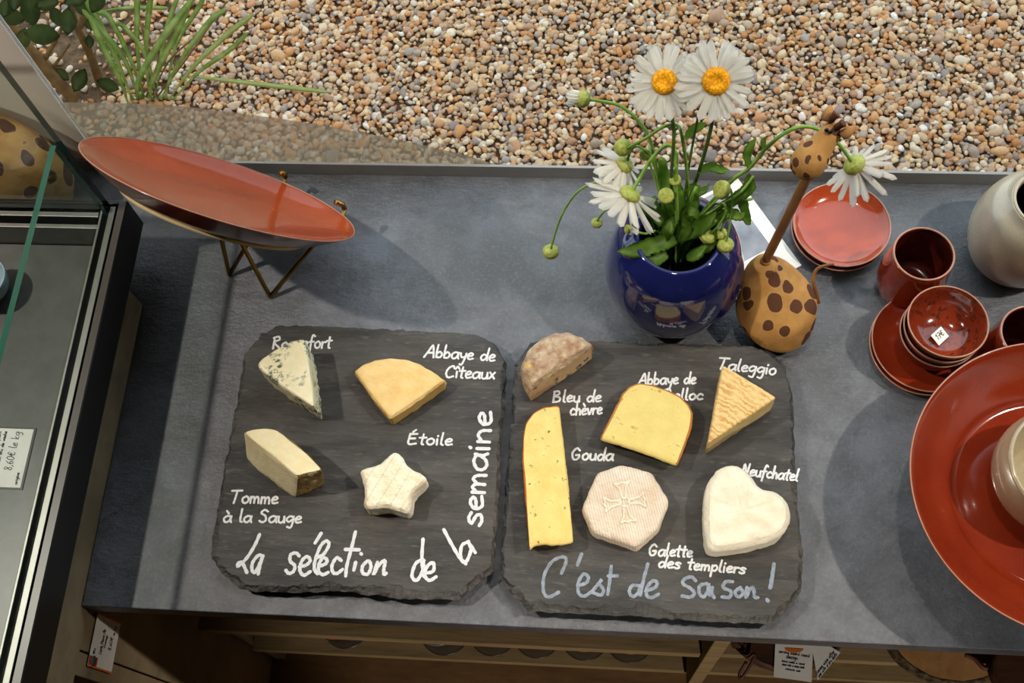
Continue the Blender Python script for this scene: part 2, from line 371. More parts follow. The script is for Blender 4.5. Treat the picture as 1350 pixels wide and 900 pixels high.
# ------------------------------------------------------------------ outside: soil, gravel, grass, shrub
GZ = -.75
bm = nb(); box(bm, -6, 6, .80, 8, GZ-.1, GZ-.012); struct('ground', bm, MAT['soil'])
def gravel():
    b = bmesh.new(); bmesh.ops.create_icosphere(b, subdivisions=2, radius=1)
    V = np.array([v.co[:] for v in b.verts]); F = np.array([[v.index for v in f.verts] for f in b.faces]); b.free()
    sp = .0093; xs = np.arange(-1.75, 1.3, sp); ys = np.arange(.95, 1.95, sp)
    X, Y = np.meshgrid(xs, ys); P = np.c_[X.ravel(), Y.ravel()]; P += rng.uniform(-.55, .55, P.shape)*sp
    soil = np.exp(-(((P[:, 0]+1.15)/.22)**2 + ((P[:, 1]-1.45)/.24)**2)*1.2)
    P = P[rng.random(len(P)) > soil*.93]; n = len(P)
    big = rng.random(n)
    s = .0054*np.exp(rng.normal(0, .24, n)) * np.where(big > .95, 1.5, 1)
    sc = np.c_[s*rng.uniform(.85, 1.5, n), s*rng.uniform(.75, 1.15, n), s*rng.uniform(.5, .85, n)]
    th = rng.uniform(0, 2*PI, n); tx = rng.normal(0, .35, n)
    out = np.empty((n, len(V), 3))
    for i in range(n):
        d = 1 + .16*np.sin(V @ rng.normal(0, 2.2, 3) + rng.uniform(0, 6)) + .10*np.sin(V @ rng.normal(0, 3.4, 3) + rng.uniform(0, 6))
        v = V*d[:, None]*sc[i]
        c, q = math.cos(tx[i]), math.sin(tx[i]); v = np.c_[v[:, 0], v[:, 1]*c-v[:, 2]*q, v[:, 1]*q+v[:, 2]*c]
        c, q = math.cos(th[i]), math.sin(th[i]); out[i] = np.c_[v[:, 0]*c-v[:, 1]*q, v[:, 0]*q+v[:, 1]*c, v[:, 2]]
        out[i] += (P[i, 0], P[i, 1], GZ - .006 + rng.uniform(-.003, .006))
    VV = out.reshape(-1, 3) + np.array([0, 0, CT]); FF = (F[None] + (np.arange(n)*len(V))[:, None, None]).reshape(-1, 3)
    me = bpy.data.meshes.new('gravel'); me.vertices.add(len(VV)); me.vertices.foreach_set('co', VV.ravel())
    me.loops.add(FF.size); me.loops.foreach_set('vertex_index', FF.ravel().astype(np.int32))
    me.polygons.add(len(FF)); me.polygons.foreach_set('loop_start', np.arange(0, FF.size, 3, dtype=np.int32))
    me.polygons.foreach_set('use_smooth', np.ones(len(FF), dtype=bool))
    me.update(calc_edges=True); me.materials.append(MAT['gravel'])
    o = bpy.data.objects.new('gravel', me); COL.objects.link(o); o['base'] = [0, 0, 0]
    tag(o, 'tan and grey pebble gravel covering the ground outside the window', 'gravel', None, 'stuff')
gravel()
def blade(bm, pts, w, fold=.25, mi=0):
    P = catmull(pts, 6); n = len(P); rows = []
    for i, p in enumerate(P):
        t = i/(n-1); tg = (P[min(i+1, n-1)]-P[max(i-1, 0)]).normalized()
        side = tg.cross(TOCAM(p))
        side = side.normalized() if side.length > 1e-4 else Vector((1, 0, 0))
        up = side.cross(tg); k = w*(math.sin(PI*min(1, .25+.75*(1-t)))**.7 if t > 0 else .7)*(1 if t < .98 else .1)
        rows.append((bm.verts.new(p-side*k), bm.verts.new(p-up*k*fold), bm.verts.new(p+side*k), bm.verts.new(p-up*(k*fold+.0006))))
    for a, b in zip(rows, rows[1:]):
        for q in ((0, 1), (1, 2), (2, 3), (3, 0)):
            f = bm.faces.new((a[q[0]], a[q[1]], b[q[1]], b[q[0]])); f.material_index = mi
    return bm
g = thing('ornamental_grass', 'green strappy grass clump growing out of the gravel outside the window', 'plant', U(190, 128, GZ))
GB = [([(188,130,-.75),(181,60,-.6),(181,0,-.5),(183,-30,-.46)],5),([(196,130,-.75),(193,60,-.62),(198,0,-.52),(203,-30,-.48)],5),([(186,130,-.75),(182,108,-.60),(215,50,-.5),(258,-6,-.42)],5.5),
 ([(200,132,-.75),(200,110,-.62),(232,45,-.5),(250,6,-.44)],5),([(212,132,-.75),(235,85,-.6),(275,30,-.5),(298,12,-.47)],4.5),([(222,132,-.75),(255,88,-.62),(300,45,-.56),(335,18,-.5)],4.5),
 ([(228,132,-.75),(262,95,-.66),(300,68,-.6),(328,42,-.56)],4),([(175,132,-.75),(150,70,-.6),(125,20,-.5),(105,-15,-.45)],6),([(182,130,-.75),(165,80,-.6),(130,35,-.52),(108,12,-.48)],5),
 ([(170,140,-.75),(158,105,-.6),(135,60,-.5),(118,20,-.42)],5),([(245,100,-.72),(290,105,-.71),(360,113,-.72),(438,122,-.735)],4.2),([(190,128,-.75),(172,78,-.6),(145,25,-.5),(128,14,-.48)],4.5),
 ([(205,130,-.75),(213,70,-.62),(222,30,-.55),(236,-8,-.5)],4),([(128,16,-.55),(160,11,-.56),(200,10,-.57),(222,11,-.58)],3.5),([(218,130,-.75),(232,60,-.64),(262,10,-.55),(270,-10,-.52)],4),([(208,130,-.75),(190,70,-.6),(168,40,-.54),(153,28,-.5)],4)]
for k, (pts, w) in enumerate(GB):
    bm = nb(); blade(bm, [U(*p) for p in pts], w/1000*1.15); link('grass_blade', bm, MAT['bladepale'] if k in (10, 5) else MAT['grassm'], g)
for k in range(6):
    bm = nb(); x0 = 205+random.uniform(-15, 25); a = random.uniform(-40, 120)
    tube(bm, catmull([U(x0, 128, GZ+.01), U(x0+a*.4, 80, GZ+.08), U(x0+a, 10+random.uniform(-15, 40), GZ+.14)], 6), .0018, 6); link('dry_straw', bm, MAT['twig'], g, label='brown dry straw')
s_ = thing('garden_shrub', 'dark leafy shrub with brown twigs outside beside the white window jamb', 'shrub', U(95, 130, GZ))
TW = [([(100,132,GZ),(60,90,-.68),(20,40,-.6),(-10,0,-.55)],.014),([(132,110,GZ),(118,70,-.66),(100,32,-.56),(88,-10,-.5)],.010),([(55,85,-.69),(75,50,-.6),(90,15,-.5)],.005),([(66,95,-.70),(80,75,-.66),(92,58,-.6)],.004),([(105,35,-.56),(112,15,-.52),(105,-10,-.48)],.007)]
for pts, r in TW:
    bm = nb(); P = catmull([U(*p) for p in pts], 6); tube(bm, P, lambda t, r=r: r*(1-.5*t), 8); link('branch', bm, MAT['twig'], s_)
bm = nb()
LV = [(40,14,-.5,20,.5),(55,45,-.5,22,-.6),(15,22,-.52,18,1.2),(90,28,-.48,18,.2),(20,0,-.5,16,.4),(62,5,-.47,16,-.3),(110,10,-.5,16,.9),(30,52,-.58,16,.1),(118,28,-.55,15,-1),(142,112,-.70,16,-.5),(105,106,-.70,18,.2),(82,98,-.7,12,.8),(8,10,-.5,14,2),(75,22,-.5,14,2.2),(100,0,-.46,16,1.5),(128,2,-.46,16,.2),(48,-5,-.46,18,.9),(118,55,-.6,10,.5)]
for x, y, z, r, a in LV:
    c = U(x, y, z); n = (TOCAM(c)+Vector((random.uniform(-.5,.5), random.uniform(-.5,.5), .2))).normalized(); t = n.orthogonal().normalized(); t = Matrix.Rotation(a*2, 3, n) @ t; b = n.cross(t); R = r/1000*1.2
    cen = [bm.verts.new(c+t*R*1.25*(2*i/6-1)-n*R*.15*(2*i/6-1)**2) for i in range(7)]
    for sg in (-1, 1):
        ed = [bm.verts.new(c+t*R*1.25*(2*i/6-1)*.98+b*sg*R*.75*math.sin(PI*i/6)**.8+n*R*.12) for i in range(7)]
        for i in range(6): bm.faces.new((cen[i], cen[i+1], ed[i+1], ed[i])[::sg])
bmesh.ops.solidify(bm, geom=bm.faces[:], thickness=.0006)
link('foliage', bm, MAT['shrub'], s_)

# ------------------------------------------------------------------ counter
FY, BY, LX = .188, .7085, -.529
ct = thing('counter', 'grey slate-look shop counter with open wooden shelves below, along the window', 'counter', (.3, .45, -.75))
bm = nb(); wp = [(LX, FY), (1.3, FY), (1.3, BY), (-1.25, BY), (-1.25, .5315), (LX, .5315)]
A = [bm.verts.new((x, y, -.03)) for x, y in wp]; B = [bm.verts.new((x, y, 0)) for x, y in wp]; bm.faces.new(A[::-1]); bm.faces.new(B)
for i in range(6): bm.faces.new((A[i], A[(i+1) % 6], B[(i+1) % 6], B[i]))
bmesh.ops.bevel(bm, geom=bm.edges[:], offset=.001, segments=2, affect='EDGES', profile=.5); link('worktop', bm, MAT['counter'], ct, smooth=False)
bm = nb(); box(bm, LX+.001, LX+.019, .24, .70, -.75, -.03, .001); link('side_panel', bm, MAT['greywood'], ct, smooth=False)
bm = nb(); box(bm, LX+.02, 1.28, .68, .70, -.75, -.03); link('back_panel', bm, MAT['shelfwood'], ct, smooth=False)
bm = nb(); box(bm, LX+.02, .128, .214, .68, -.32, -.30, .001); link('shelf', bm, MAT['shelfwood'], ct, smooth=False)
bm = nb(); box(bm, LX+.02, .128, .2145, .68, -.327, -.3205, .001); link('shelf_rail', bm, MAT['shelfwood'], ct, smooth=False)
bm = nb(); box(bm, .147, 1.28, .215, .68, -.32, -.30, .001); link('shelf', bm, MAT['shelfwood'], ct, smooth=False)
bm = nb(); box(bm, LX+.02, 1.28, .226, .68, -.57, -.55, .001); link('shelf', bm, MAT['shelfwood'], ct, smooth=False)
bm = nb(); box(bm, .1285, .1465, .205, .68, -.55, -.03, .001); link('divider', bm, MAT['shelfwood'], ct, smooth=False)
bm = nb(); box(bm, LX+.02, 1.28, .29, .31, -.75, -.57); link('plinth', bm, MAT['shelfwood'], ct, smooth=False)
# ------------------------------------------------------------------ display case at the left
FX = LX-.001                                                # right face of its cabinet
cs = thing('display_case', 'glass display case with black frame on a weathered oak cabinet at the counter end', 'display case', (-.9, .15, -.75))
bm = nb(); box(bm, -1.3, FX, -.35, .53, -.020, .056, .001); link('cabinet_apron', bm, MAT['greywood'], cs, smooth=False)
bm = nb(); box(bm, -1.3, FX-.002, .1475, .53, -.75, -.0215, .001); link('cabinet', bm, MAT['greywood'], cs, smooth=False)
bm = nb(); box(bm, -1.3, FX-.002, .122, .1455, -.75, -.0215, .001); link('cabinet_stile', bm, MAT['greywood'], cs, smooth=False)
bx = LX+.006; zt = .103
bm = nb(); box(bm, bx-.0085, bx, -.35, .607, .054, zt, .0008); link('side_frame', bm, MAT['black'], cs, smooth=False)
bm = nb(); box(bm, bx-.0088, bx-.001, -.35, .6065, zt, zt+.0008); link('frame_top', bm, MAT['greymetal'], cs, smooth=False, label='taupe top face of the black frame')
bm = nb(); box(bm, bx-.019, bx-.012, -.35, .600, .056, zt-.001, .0006); box(bm, bx-.0286, bx-.0256, -.35, .600, .056, zt-.001, .0006); link('rail', bm, MAT['steel'], cs, smooth=False)
gx0, gx1 = bx-.0253, bx-.0193
zg = atX(36, 341, gx1)[2]
bm = nb(); box(bm, gx0, gx1, -.35, .592, .058, zg); pz = link('side_pane', bm, [MAT['caseglass'], MAT['edge']], cs, smooth=False)
for p in pz.data.polygons:
    if abs(p.normal.z) > .5 or abs(p.normal.y) > .5: p.material_index = 1
a0, a1 = atX(128, 286, gx1), atX(2, 172, gx1)
bm = nb(); box(bm, -1.3, gx1, .594, .602, .056, a1[2]+.05); bp = link('back_pane', bm, [MAT['caseglass'], MAT['edge_dark']], cs, smooth=False)
for p in bp.data.polygons:
    if abs(p.normal.y) < .5: p.material_index = 1
bm = nb(); box(bm, -1.3, bx-.029, .586, .592, .05, zt, .0006); box(bm, -1.3, bx-.029, .574, .579, .05, zt-.004, .0006); link('rail', bm, MAT['steel'], cs, smooth=False)
bm = nb(); box(bm, -1.3, bx-.0088, .6025, .607, .054, zt, .0006); box(bm, -1.3, bx-.0088, .5735, .6024, .040, .0495); link('back_frame', bm, MAT['black'], cs, smooth=False)  # lower strip added to stop light leaking between the rails
bm = nb(); box(bm, -1.3, bx-.0290, -.35, .573, .057, .060); link('tray_floor', bm, MAT['casefloor'], cs, smooth=False)
# ------------------------------------------------------------------ strokes: handwriting
GL = {}
def G(ch, adv, *st): GL[ch] = (adv, st)
G('a',1.02,[(.85,.85),(.5,1),(.12,.7),(.1,.25),(.35,0),(.68,.25),(.88,.9)],[(.88,.95),(.82,.4),(.92,.02)])
G('b',.95,[(.15,2),(.1,1),(.12,.1)],[(.12,.6),(.45,.95),(.75,.6),(.6,.1),(.15,.05)])
G('c',.85,[(.75,.8),(.45,1),(.1,.55),(.3,.05),(.75,.15)])
G('d',1.05,[(.75,.8),(.4,.95),(.1,.5),(.3,.02),(.65,.25),(.85,1)],[(.92,2),(.85,1),(.88,.02)])
G('e',.85,[(.12,.5),(.55,.6),(.68,.85),(.4,1),(.1,.6),(.25,.05),(.75,.15)])
G('f',.75,[(.75,1.8),(.5,2),(.35,1.5),(.28,.5),(.22,-.6)],[(.05,.95),(.65,1)])
G('g',1,[(.8,.85),(.45,1),(.1,.55),(.35,.1),(.8,.5)],[(.85,.95),(.82,0),(.65,-.8),(.25,-.7)])
G('h',.9,[(.15,2),(.12,.02)],[(.12,.5),(.4,.95),(.65,.7),(.7,.02)])
G('i',.42,[(.15,.95),(.17,.02)],[(.17,1.42),(.2,1.5)])
G('k',.85,[(.15,2),(.12,.02)],[(.65,1),(.15,.45),(.7,.02)])
G('l',.5,[(.22,2),(.15,.3),(.35,0)])
G('m',1.2,[(.1,.95),(.1,.02)],[(.1,.6),(.35,.95),(.52,.7),(.52,.05)],[(.52,.6),(.78,.95),(.96,.7),(1,.02)])
G('n',.9,[(.1,.95),(.1,.02)],[(.1,.6),(.42,.95),(.66,.7),(.7,.02)])
G('o',.92,[(.5,1),(.12,.7),(.15,.2),(.45,0),(.75,.3),(.75,.75),(.5,1)])
G('p',.9,[(.15,.95),(.12,-.9)],[(.13,.7),(.5,1),(.75,.6),(.55,.1),(.15,.15)])
G('q',.95,[(.8,.85),(.45,1),(.1,.55),(.35,.1),(.8,.5)],[(.85,.95),(.82,-.9)])
G('r',.7,[(.12,.95),(.12,.02)],[(.12,.55),(.32,.9),(.62,.9)])
G('s',.82,[(.7,.85),(.4,1),(.15,.75),(.55,.45),(.6,.12),(.3,0),(.05,.15)])
G('t',.72,[(.38,1.7),(.3,.2),(.48,0)],[(.02,1.1),(.7,1.15)])
G('u',.92,[(.1,.95),(.12,.25),(.4,0),(.68,.3),(.72,.95)],[(.72,.95),(.78,.02)])
G('v',.8,[(.08,.95),(.35,.02),(.68,.95)])
G('x',.8,[(.1,.95),(.65,.02)],[(.65,.95),(.08,.02)])
G('y',.9,[(.1,.95),(.25,.35),(.7,.4)],[(.78,.95),(.65,.1),(.4,-.8),(.15,-.75)])
G('A',1.35,[(0,0),(.45,1),(.85,1.9),(1.05,.9),(1.15,0)],[(.3,.7),(1.1,.75)])
G('B',1.25,[(.15,1.8),(.12,0)],[(.1,1.75),(.65,1.85),(.75,1.35),(.2,1),(.85,.8),(.85,.2),(.1,0)])
G('C',1.2,[(1,1.5),(.85,1.85),(.35,1.5),(.12,.7),(.4,.05),(1,.25)])
G('E',1.1,[(.15,1.7),(.1,.05),(.85,.1)],[(.12,.9),(.7,.95)],[(.15,1.65),(.85,1.7)])
G('G',1.35,[(1,1.5),(.6,1.85),(.15,1.1),(.35,.1),(.85,.15),(1,.75),(.6,.75)])
G('L',1.0,[(.35,1.9),(.15,.15),(.85,.1)])
G('N',1.2,[(.1,0),(.25,1.85),(.75,.1),(.95,1.9)])
G('P',1.1,[(.15,1.9),(.12,0)],[(.12,1.8),(.75,1.8),(.8,1.2),(.15,.95)])
G('R',1.2,[(.2,1.8),(.1,0)],[(.05,1.7),(.7,1.9),(.85,1.4),(.2,1),(1,.05)])
G('S',1.05,[(.9,1.6),(.5,1.85),(.15,1.4),(.65,.95),(.75,.3),(.4,0),(.05,.2)])
G('T',1.2,[(0,1.75),(1.15,1.8)],[(.6,1.75),(.5,.9),(.35,0)])
G('F',1.0,[(.9,1.85),(.15,1.8),(.1,0)],[(.12,1),(.7,1)]); G('w',1.15,[(.05,.95),(.25,.02),(.5,.8),(.75,.02),(1,.95)]); G('z',.8,[(.1,.95),(.65,.95),(.08,.02),(.7,.05)])
G(' ',.75); G('/',.6,[(.5,1.9),(.05,-.1)])
G('8',.95,[(.7,1.6),(.4,1.9),(.15,1.5),(.7,.6),(.5,0),(.15,.3),(.4,.95),(.75,1.5)])
G('6',.95,[(.7,1.8),(.25,1.2),(.15,.4),(.5,0),(.75,.45),(.45,.85),(.18,.5)])
G('0',.95,[(.45,1.9),(.12,1.3),(.15,.4),(.45,0),(.78,.5),(.75,1.5),(.45,1.9)])
G('5',.9,[(.75,1.85),(.25,1.8),(.2,1.1),(.65,1),(.75,.4),(.4,0),(.1,.2)]); G('1',.6,[(.05,1.4),(.35,1.9),(.32,0)]); G('7',.9,[(.1,1.85),(.8,1.85),(.35,0)],[(.2,1),(.75,1)])
G('9',.95,[(.75,1.4),(.45,1.9),(.15,1.4),(.5,1),(.78,1.5),(.7,.6),(.5,0)])
G(',',.45,[(.2,.15),(.1,-.3)]); G('€',1.1,[(.9,1.6),(.5,1.85),(.25,1),(.45,.05),(.9,.25)],[(.05,1.15),(.7,1.2)],[(.05,.8),(.65,.85)])
ACC = {'é':('e',[(.35,1.35),(.6,1.75)]),'è':('e',[(.2,1.75),(.45,1.35)]),'à':('a',[(.3,1.75),(.55,1.35)]),'É':('E',[(.4,2.0),(.65,2.35)]),'î':('i',[(-.05,1.35),(.18,1.75),(.42,1.35)])}
for k, (b_, s2) in ACC.items():
    st = GL[b_][1]; st = st[:1] if k == 'î' else st
    GL[k] = (GL[b_][0], tuple(st)+(s2,))
def layout(text, x0, y0, x1, y1, xh, slant=.12, wob=.04):
    """strokes of a hand-written line in pixels of the photograph's frame"""
    r = random.Random(text); tot = sum(GL[c][0] for c in text); L = math.hypot(x1-x0, y1-y0); ux, uy = (x1-x0)/L, (y1-y0)/L
    sx = L/tot; u = 0; out = []
    for c in text:
        adv, st = GL[c]; dy = r.uniform(-wob, wob); k = 1+r.uniform(-wob, wob)
        for s in st:
            q = [((u+a)*sx + slant*v*xh, (v*k+dy)*xh) for a, v in s]
            out.append([(x0+ux*a+uy*b, y0+uy*a-ux*b) for a, b in q])
        u += adv
    return out
def ribbons(bm, strokes3, nrm, w, hgt=.0002):
    """strokes3: 3-D polylines on a surface with normal nrm -> flat marker strokes with round ends"""
    nrm = Vector(nrm).normalized()
    for si, s in enumerate(strokes3):
        P = catmull(s, 6) if len(s) > 2 else [Vector(p) for p in s]
        if (P[-1]-P[0]).length < 1e-6: P[-1] = P[0]+Vector((w*.05, 0, 0))
        t0 = (P[1]-P[0]).normalized(); t1 = (P[-1]-P[-2]).normalized()
        L, Rr = [], []
        off = nrm*(hgt+.00003*(si % 9))
        n = len(P)
        for i, p in enumerate(P):
            t = (P[min(i+1, n-1)]-P[max(i-1, 0)]); t = t.normalized() if t.length > 1e-9 else t0
            sd = nrm.cross(t)*w*.5*(1+.12*math.sin(i*1.7+si)); o2_ = off+nrm*(.00012*i/n); L.append(p+sd+o2_); Rr.append(p-sd+o2_)
        def cap(c, t, a):
            sd = nrm.cross(t); return [c+off+nrm*(.00012 if a > 0 else 0)+(sd*math.cos(x)+t*a*math.sin(x))*w*.5 for x in [PI*k/6 for k in range(1, 6)]]
        loopL = [bm.verts.new(x) for x in L]; loopR = [bm.verts.new(x) for x in Rr]
        for i in range(n-1):
            try: bm.faces.new((loopR[i], loopR[i+1], loopL[i+1], loopL[i]))
            except ValueError: pass
        e = [bm.verts.new(x) for x in cap(P[-1], t1, 1)]; bm.faces.new([loopR[-1]]+e[::-1]+[loopL[-1]])
        e = [bm.verts.new(x) for x in cap(P[0], t0, -1)]; bm.faces.new([loopL[0]]+e+[loopR[0]])
    return bm
def write_on(parent, z, strokes_px, w_px, m, label, name='writing'):
    s3 = [[U(x, y, z) for x, y in s] for s in strokes_px]
    bm = nb(); ribbons(bm, s3, (0, 0, 1), w_px/1330); return link(name, bm, m, parent, smooth=False, label=label)
def Z(ox, oy, k, *strokes): return [[(ox+a/k, oy+b/k) for a, b in s] for s in strokes]

# ------------------------------------------------------------------ slates
ST = .0230                                                   # top of the slates
def slate(name, label, px):
    pts = [U(x, y, ST-.004) for x, y in px]
    cx = sum((p for p in pts), Vector())/len(pts)
    P, _ = resample(pts, .0022); n = len(P); r = random.Random(name+label)
    t = thing(name, label, 'slate board', (cx.x, cx.y, 0), 'cheese slates on the counter')
    bm = nb(); rings = []
    N = []
    for i in range(n):
        d = (P[(i+2) % n]-P[i-2]); nn = Vector((d.y, -d.x, 0)).normalized()
        if nn.dot(P[i]-cx) < 0: nn = -nn
        N.append(nn)
    def chip(i, s, k): return fbm((P[i].x, P[i].y, k), s, 4)
    front = [max(0, min(1, (-(N[i].y)+.25))) for i in range(n)]
    z_in = [Vector((P[i].x, P[i].y, ST))-N[i]*(.0016+.003*front[i]+(.003+.004*front[i])*abs(chip(i, 55, 1.3))+.006*max(0, chip(i, 22, 4))) for i in range(n)]
    mid1 = [P[i]-N[i]*(.0010+.002*front[i]+.0028*chip(i, 110, 2.1))+Vector((0, 0, .0022-.0012*front[i]+.0024*chip(i, 140, 7))) for i in range(n)]
    mid2 = [P[i]+N[i]*(.0018*chip(i, 80, 3.3))+Vector((0, 0, -.0004+.0012*chip(i, 90, 9))) for i in range(n)]
    bot = [P[i]-N[i]*(.001+.002*abs(chip(i, 80, 5.5)))+Vector((0, 0, ST-.0035-.0075-P[i].z+.004-.0045)) for i in range(n)]
    for b_ in bot: b_.z = .0125
    for ring in (z_in, mid1, mid2, bot): rings.append([bm.verts.new(v) for v in ring])
    for A, B in zip(rings, rings[1:]):
        for i in range(n): bm.faces.new((A[i], B[i], B[(i+1) % n], A[(i+1) % n]))
    bm.faces.new(rings[0]); bm.faces.new(rings[-1][::-1])
    bmesh.ops.recalc_face_normals(bm, faces=bm.faces); bmesh.ops.triangulate(bm, faces=[f for f in bm.faces if len(f.verts) > 4])
    o = link('board', bm, MAT['slate'], t, smooth=False)
    xs = sorted(p.x for p in pts); ys = sorted(p.y for p in pts)
    for fx in (xs[0]+.035, xs[-1]-.035):
        for fy in (ys[0]+.03, ys[-1]-.03):
            bm = nb(); lathe(bm, [(0, 0), (.006, 0), (.006, .0126), (0, .0126)], (fx, fy, 0), 16); link('rubber_foot', bm, MAT['rubber'], t)
    return t
SL = slate('slate_board', 'dark square slate whose large white writing reads La sélection de la semaine',
  [(322,467),(344,444),(366,430),(422,430),(462,432),(528,435.6),(590,438.7),(630,441.8),(650,452),(661,466.7),(667.6,478),(664.5,544),(660,606),(656,678),(651,752),(627,771),(605,790),(540,790),(447,779),(369,781),(319,777),(296,760),(278.7,737),(280,712),(291,647),(300,594),(316,513)])
SR = slate('slate_board', 'dark square slate whose large grey writing reads C\'est de saison!',
  [(679,479),(700,452),(784,449.6),(837,452.7),(930,454),(992,457),(1014,465),(1036,484),(1045,522.7),(1048,606.7),(1051,662),(1057.6,724.5),(1057,780),(1040,803),(1020,822),(930,819),(836.7,812),(697,806),(676,784),(659,763),(661,724.5),(668.7,618.7),(673,575.6),(678,498)])
CH, CG = MAT['chalk'], MAT['chalkgrey']
def words(parent, lines, w, m, label):
    st = []
    for a in lines: st += layout(*a[:5], a[5]*.9)
    write_on(parent, ST, st, w, m, label)
words(SL, [('Roquefort', 359, 460, 437, 458.5, 9.5)], 2.9, CH, 'white chalk word Roquefort')
words(SL, [('Abbaye de', 559, 470.5, 653, 476, 9.2), ('Cîteaux', 586, 497.5, 653, 499.5, 9.5)], 2.9, CH, 'white chalk words Abbaye de Cîteaux')
words(SL, [('Étoile', 537, 585, 597, 587, 9)], 2.9, CH, 'white chalk word Étoile')
words(SL, [('Tomme', 304, 663, 367, 664, 10), ('à la Sauge', 294, 688, 398, 689, 9.5)], 2.9, CH, 'white chalk words Tomme à la Sauge')
big = Z(300, 690, 5.87, [(248,85),(210,170),(150,265),(95,320),(78,328),(85,305),(115,305),(150,378)], [(275,255),(240,245),(195,300),(190,360),(215,375),(250,310),(275,250)], [(272,250),(250,330),(238,390)])
write_on(SL, ST, big, 4.6, CH, 'large white chalk word La')
big = Z(300, 690, 5.87, [(555,250),(530,228),(490,240),(485,290),(520,325),(510,370),(475,385),(452,362)], [(555,335),(610,320),(640,285),(615,255),(575,290),(560,360),(590,400),(640,372)], [(725,75),(678,150)],
  [(690,265),(745,235),(785,165),(765,135),(720,175),(680,280),(672,350),(695,388)], [(715,330),(760,310),(770,280),(740,265),(710,310),(705,370),(740,395),(778,378)], [(880,285),(845,265),(810,320),(815,375),(850,385),(890,355)],
  [(990,65),(960,190),(925,320),(915,405)], [(912,200),(1020,203)], [(992,300),(978,360)], [(1032,232),(1037,237)], [(1080,290),(1045,330),(1045,380),(1085,390),(1110,340),(1100,295),(1080,290)], [(1160,300),(1130,395),(1165,330),(1205,290),(1220,295),(1210,350),(1210,392),(1228,385)])
write_on(SL, ST, big, 4.6, CH, 'large white chalk word sélection')
big = Z(260, 600, 3.214, [(955,440),(925,460),(910,510),(930,530),(955,490),(960,445)], [(957,355),(952,440),(960,512)], [(965,500),(1000,490),(1000,455),(975,470),(965,510),(985,530),(1012,515)])
write_on(SL, ST, big, 4.6, CH, 'large white chalk word de')
big = Z(260, 600, 3.214, [(1045,315),(1080,380),(1110,430),(1138,460)], [(1150,365),(1120,385),(1118,440),(1140,450),(1160,400),(1150,370),(1178,412)])
write_on(SL, ST, big, 4.6, CH, 'large white chalk word la on a slant')
big = layout('semaine', 634, 694, 650, 541, 17, -.05)
write_on(SL, ST, big, 4.6, CH, 'large white chalk word semaine running upwards')
words(SR, [('Bleu de', 728, 530, 793, 529.5, 9), ('chèvre', 751, 547, 794, 546, 9.5)], 2.8, CH, 'white chalk words Bleu de chèvre')
words(SR, [('Abbaye de', 841, 507.5, 918, 505.5, 8.6), ('Belloc', 874, 527, 927, 527, 8.4)], 2.8, CH, 'white chalk words Abbaye de Belloc')
words(SR, [('Taleggio', 946, 486, 1023, 494, 9)], 2.8, CH, 'white chalk word Taleggio')
words(SR, [('Gouda', 752, 606, 809, 607, 9.5)], 2.9, CH, 'white chalk word Gouda')
words(SR, [('Neufchâtel'.replace('â', 'a'), 977, 626, 1052, 634, 9)], 2.8, CH, 'white chalk word Neufchatel')
words(SR, [('Galette', 854, 732, 913, 734, 9), ('des templiers', 867, 747.5, 983, 756, 8.6)], 2.8, CH, 'white chalk words Galette des templiers')
big = Z(700, 720, 3.97, [(160,140),(185,75),(165,55),(110,80),(70,150),(65,230),(90,265),(145,240)], [(265,40),(243,98)], [(250,205),(290,190),(300,160),(275,145),(248,190),(250,245),(280,260),(320,235)],
  [(320,235),(350,200),(372,172),(358,195),(380,228),(365,255),(325,242)], [(420,105),(412,180),(402,250)], [(405,155),(452,155)])
write_on(SR, ST, big, 4.4, CG, 'large grey chalk word C\'est')
big = Z(700, 720, 3.97, [(560,205),(530,205),(515,235),(530,262),(560,245),(572,205)], [(612,92),(590,170),(572,255)],
  [(600,235),(650,215),(660,190),(640,180),(610,210),(605,255),(630,268),(668,250)])
write_on(SR, ST, big, 4.4, CG, 'large grey chalk word de')
big = Z(700, 720, 3.97, [(862,180),(840,160),(805,170),(795,195),(835,220),(855,245),(835,265),(790,260)], [(920,195),(885,205),(880,240),(900,265),(925,235),(930,195),(935,255)],
  [(950,215),(945,240),(958,268)], [(1055,185),(1020,185),(1005,215),(1045,235),(1040,265),(1000,265)], [(1095,215),(1068,240),(1085,265),(1110,245),(1095,215)], [(1130,215),(1125,268),(1145,225),(1165,220),(1170,265),(1187,268)], [(1272,92),(1262,150),(1250,218)], [(1272,95),(1255,215)], [(1235,278),(1243,288),(1236,284)])
write_on(SR, ST, big, 4.4, CG, 'large grey chalk word saison!')

# ------------------------------------------------------------------ cheeses
def m_paste(name, a, b, spots=None, scale=60, bumpy=.3, rough=.5, sz=.55, sscale=120, sss=.15):
    s = NT(name).set(rough, .35, sss=sss, sssr=.004)
    c = s.mix(s.val(s.noise(scale, 5, .6), .3, .7), a, b)
    if spots:
        f = s.val(s.noise(sscale, 3, .5, dist=.3), sz, sz+.06); c = s.mix(f, c, spots); s.bump(f, -.4, .002)
    s.color(c); s.bump(s.noise(250, 5), bumpy*1.6, .0016); return s.m
def m_roq():
    s = NT('blue_veined_paste').set(.4, .45, sss=.15, sssr=.004)
    base = s.mix(s.val(s.noise(60, 5), .3, .7), (238, 226, 180), (248, 240, 204))
    patch = s.val(s.noise(42, 3, .5), .47, .55); fine = s.val(s.noise(190, 5, .65), .47, .55)
    f = s.math('MULTIPLY', patch, fine); c = s.mix(f, base, (74, 96, 80)); c = s.mix(s.val(s.noise(75, 2), .68, .75, 0, .6), c, (206, 176, 96))
    s.color(c); s.bump(f, -.6, .003); s.bump(s.noise(180, 4), .25, .002); return s.m
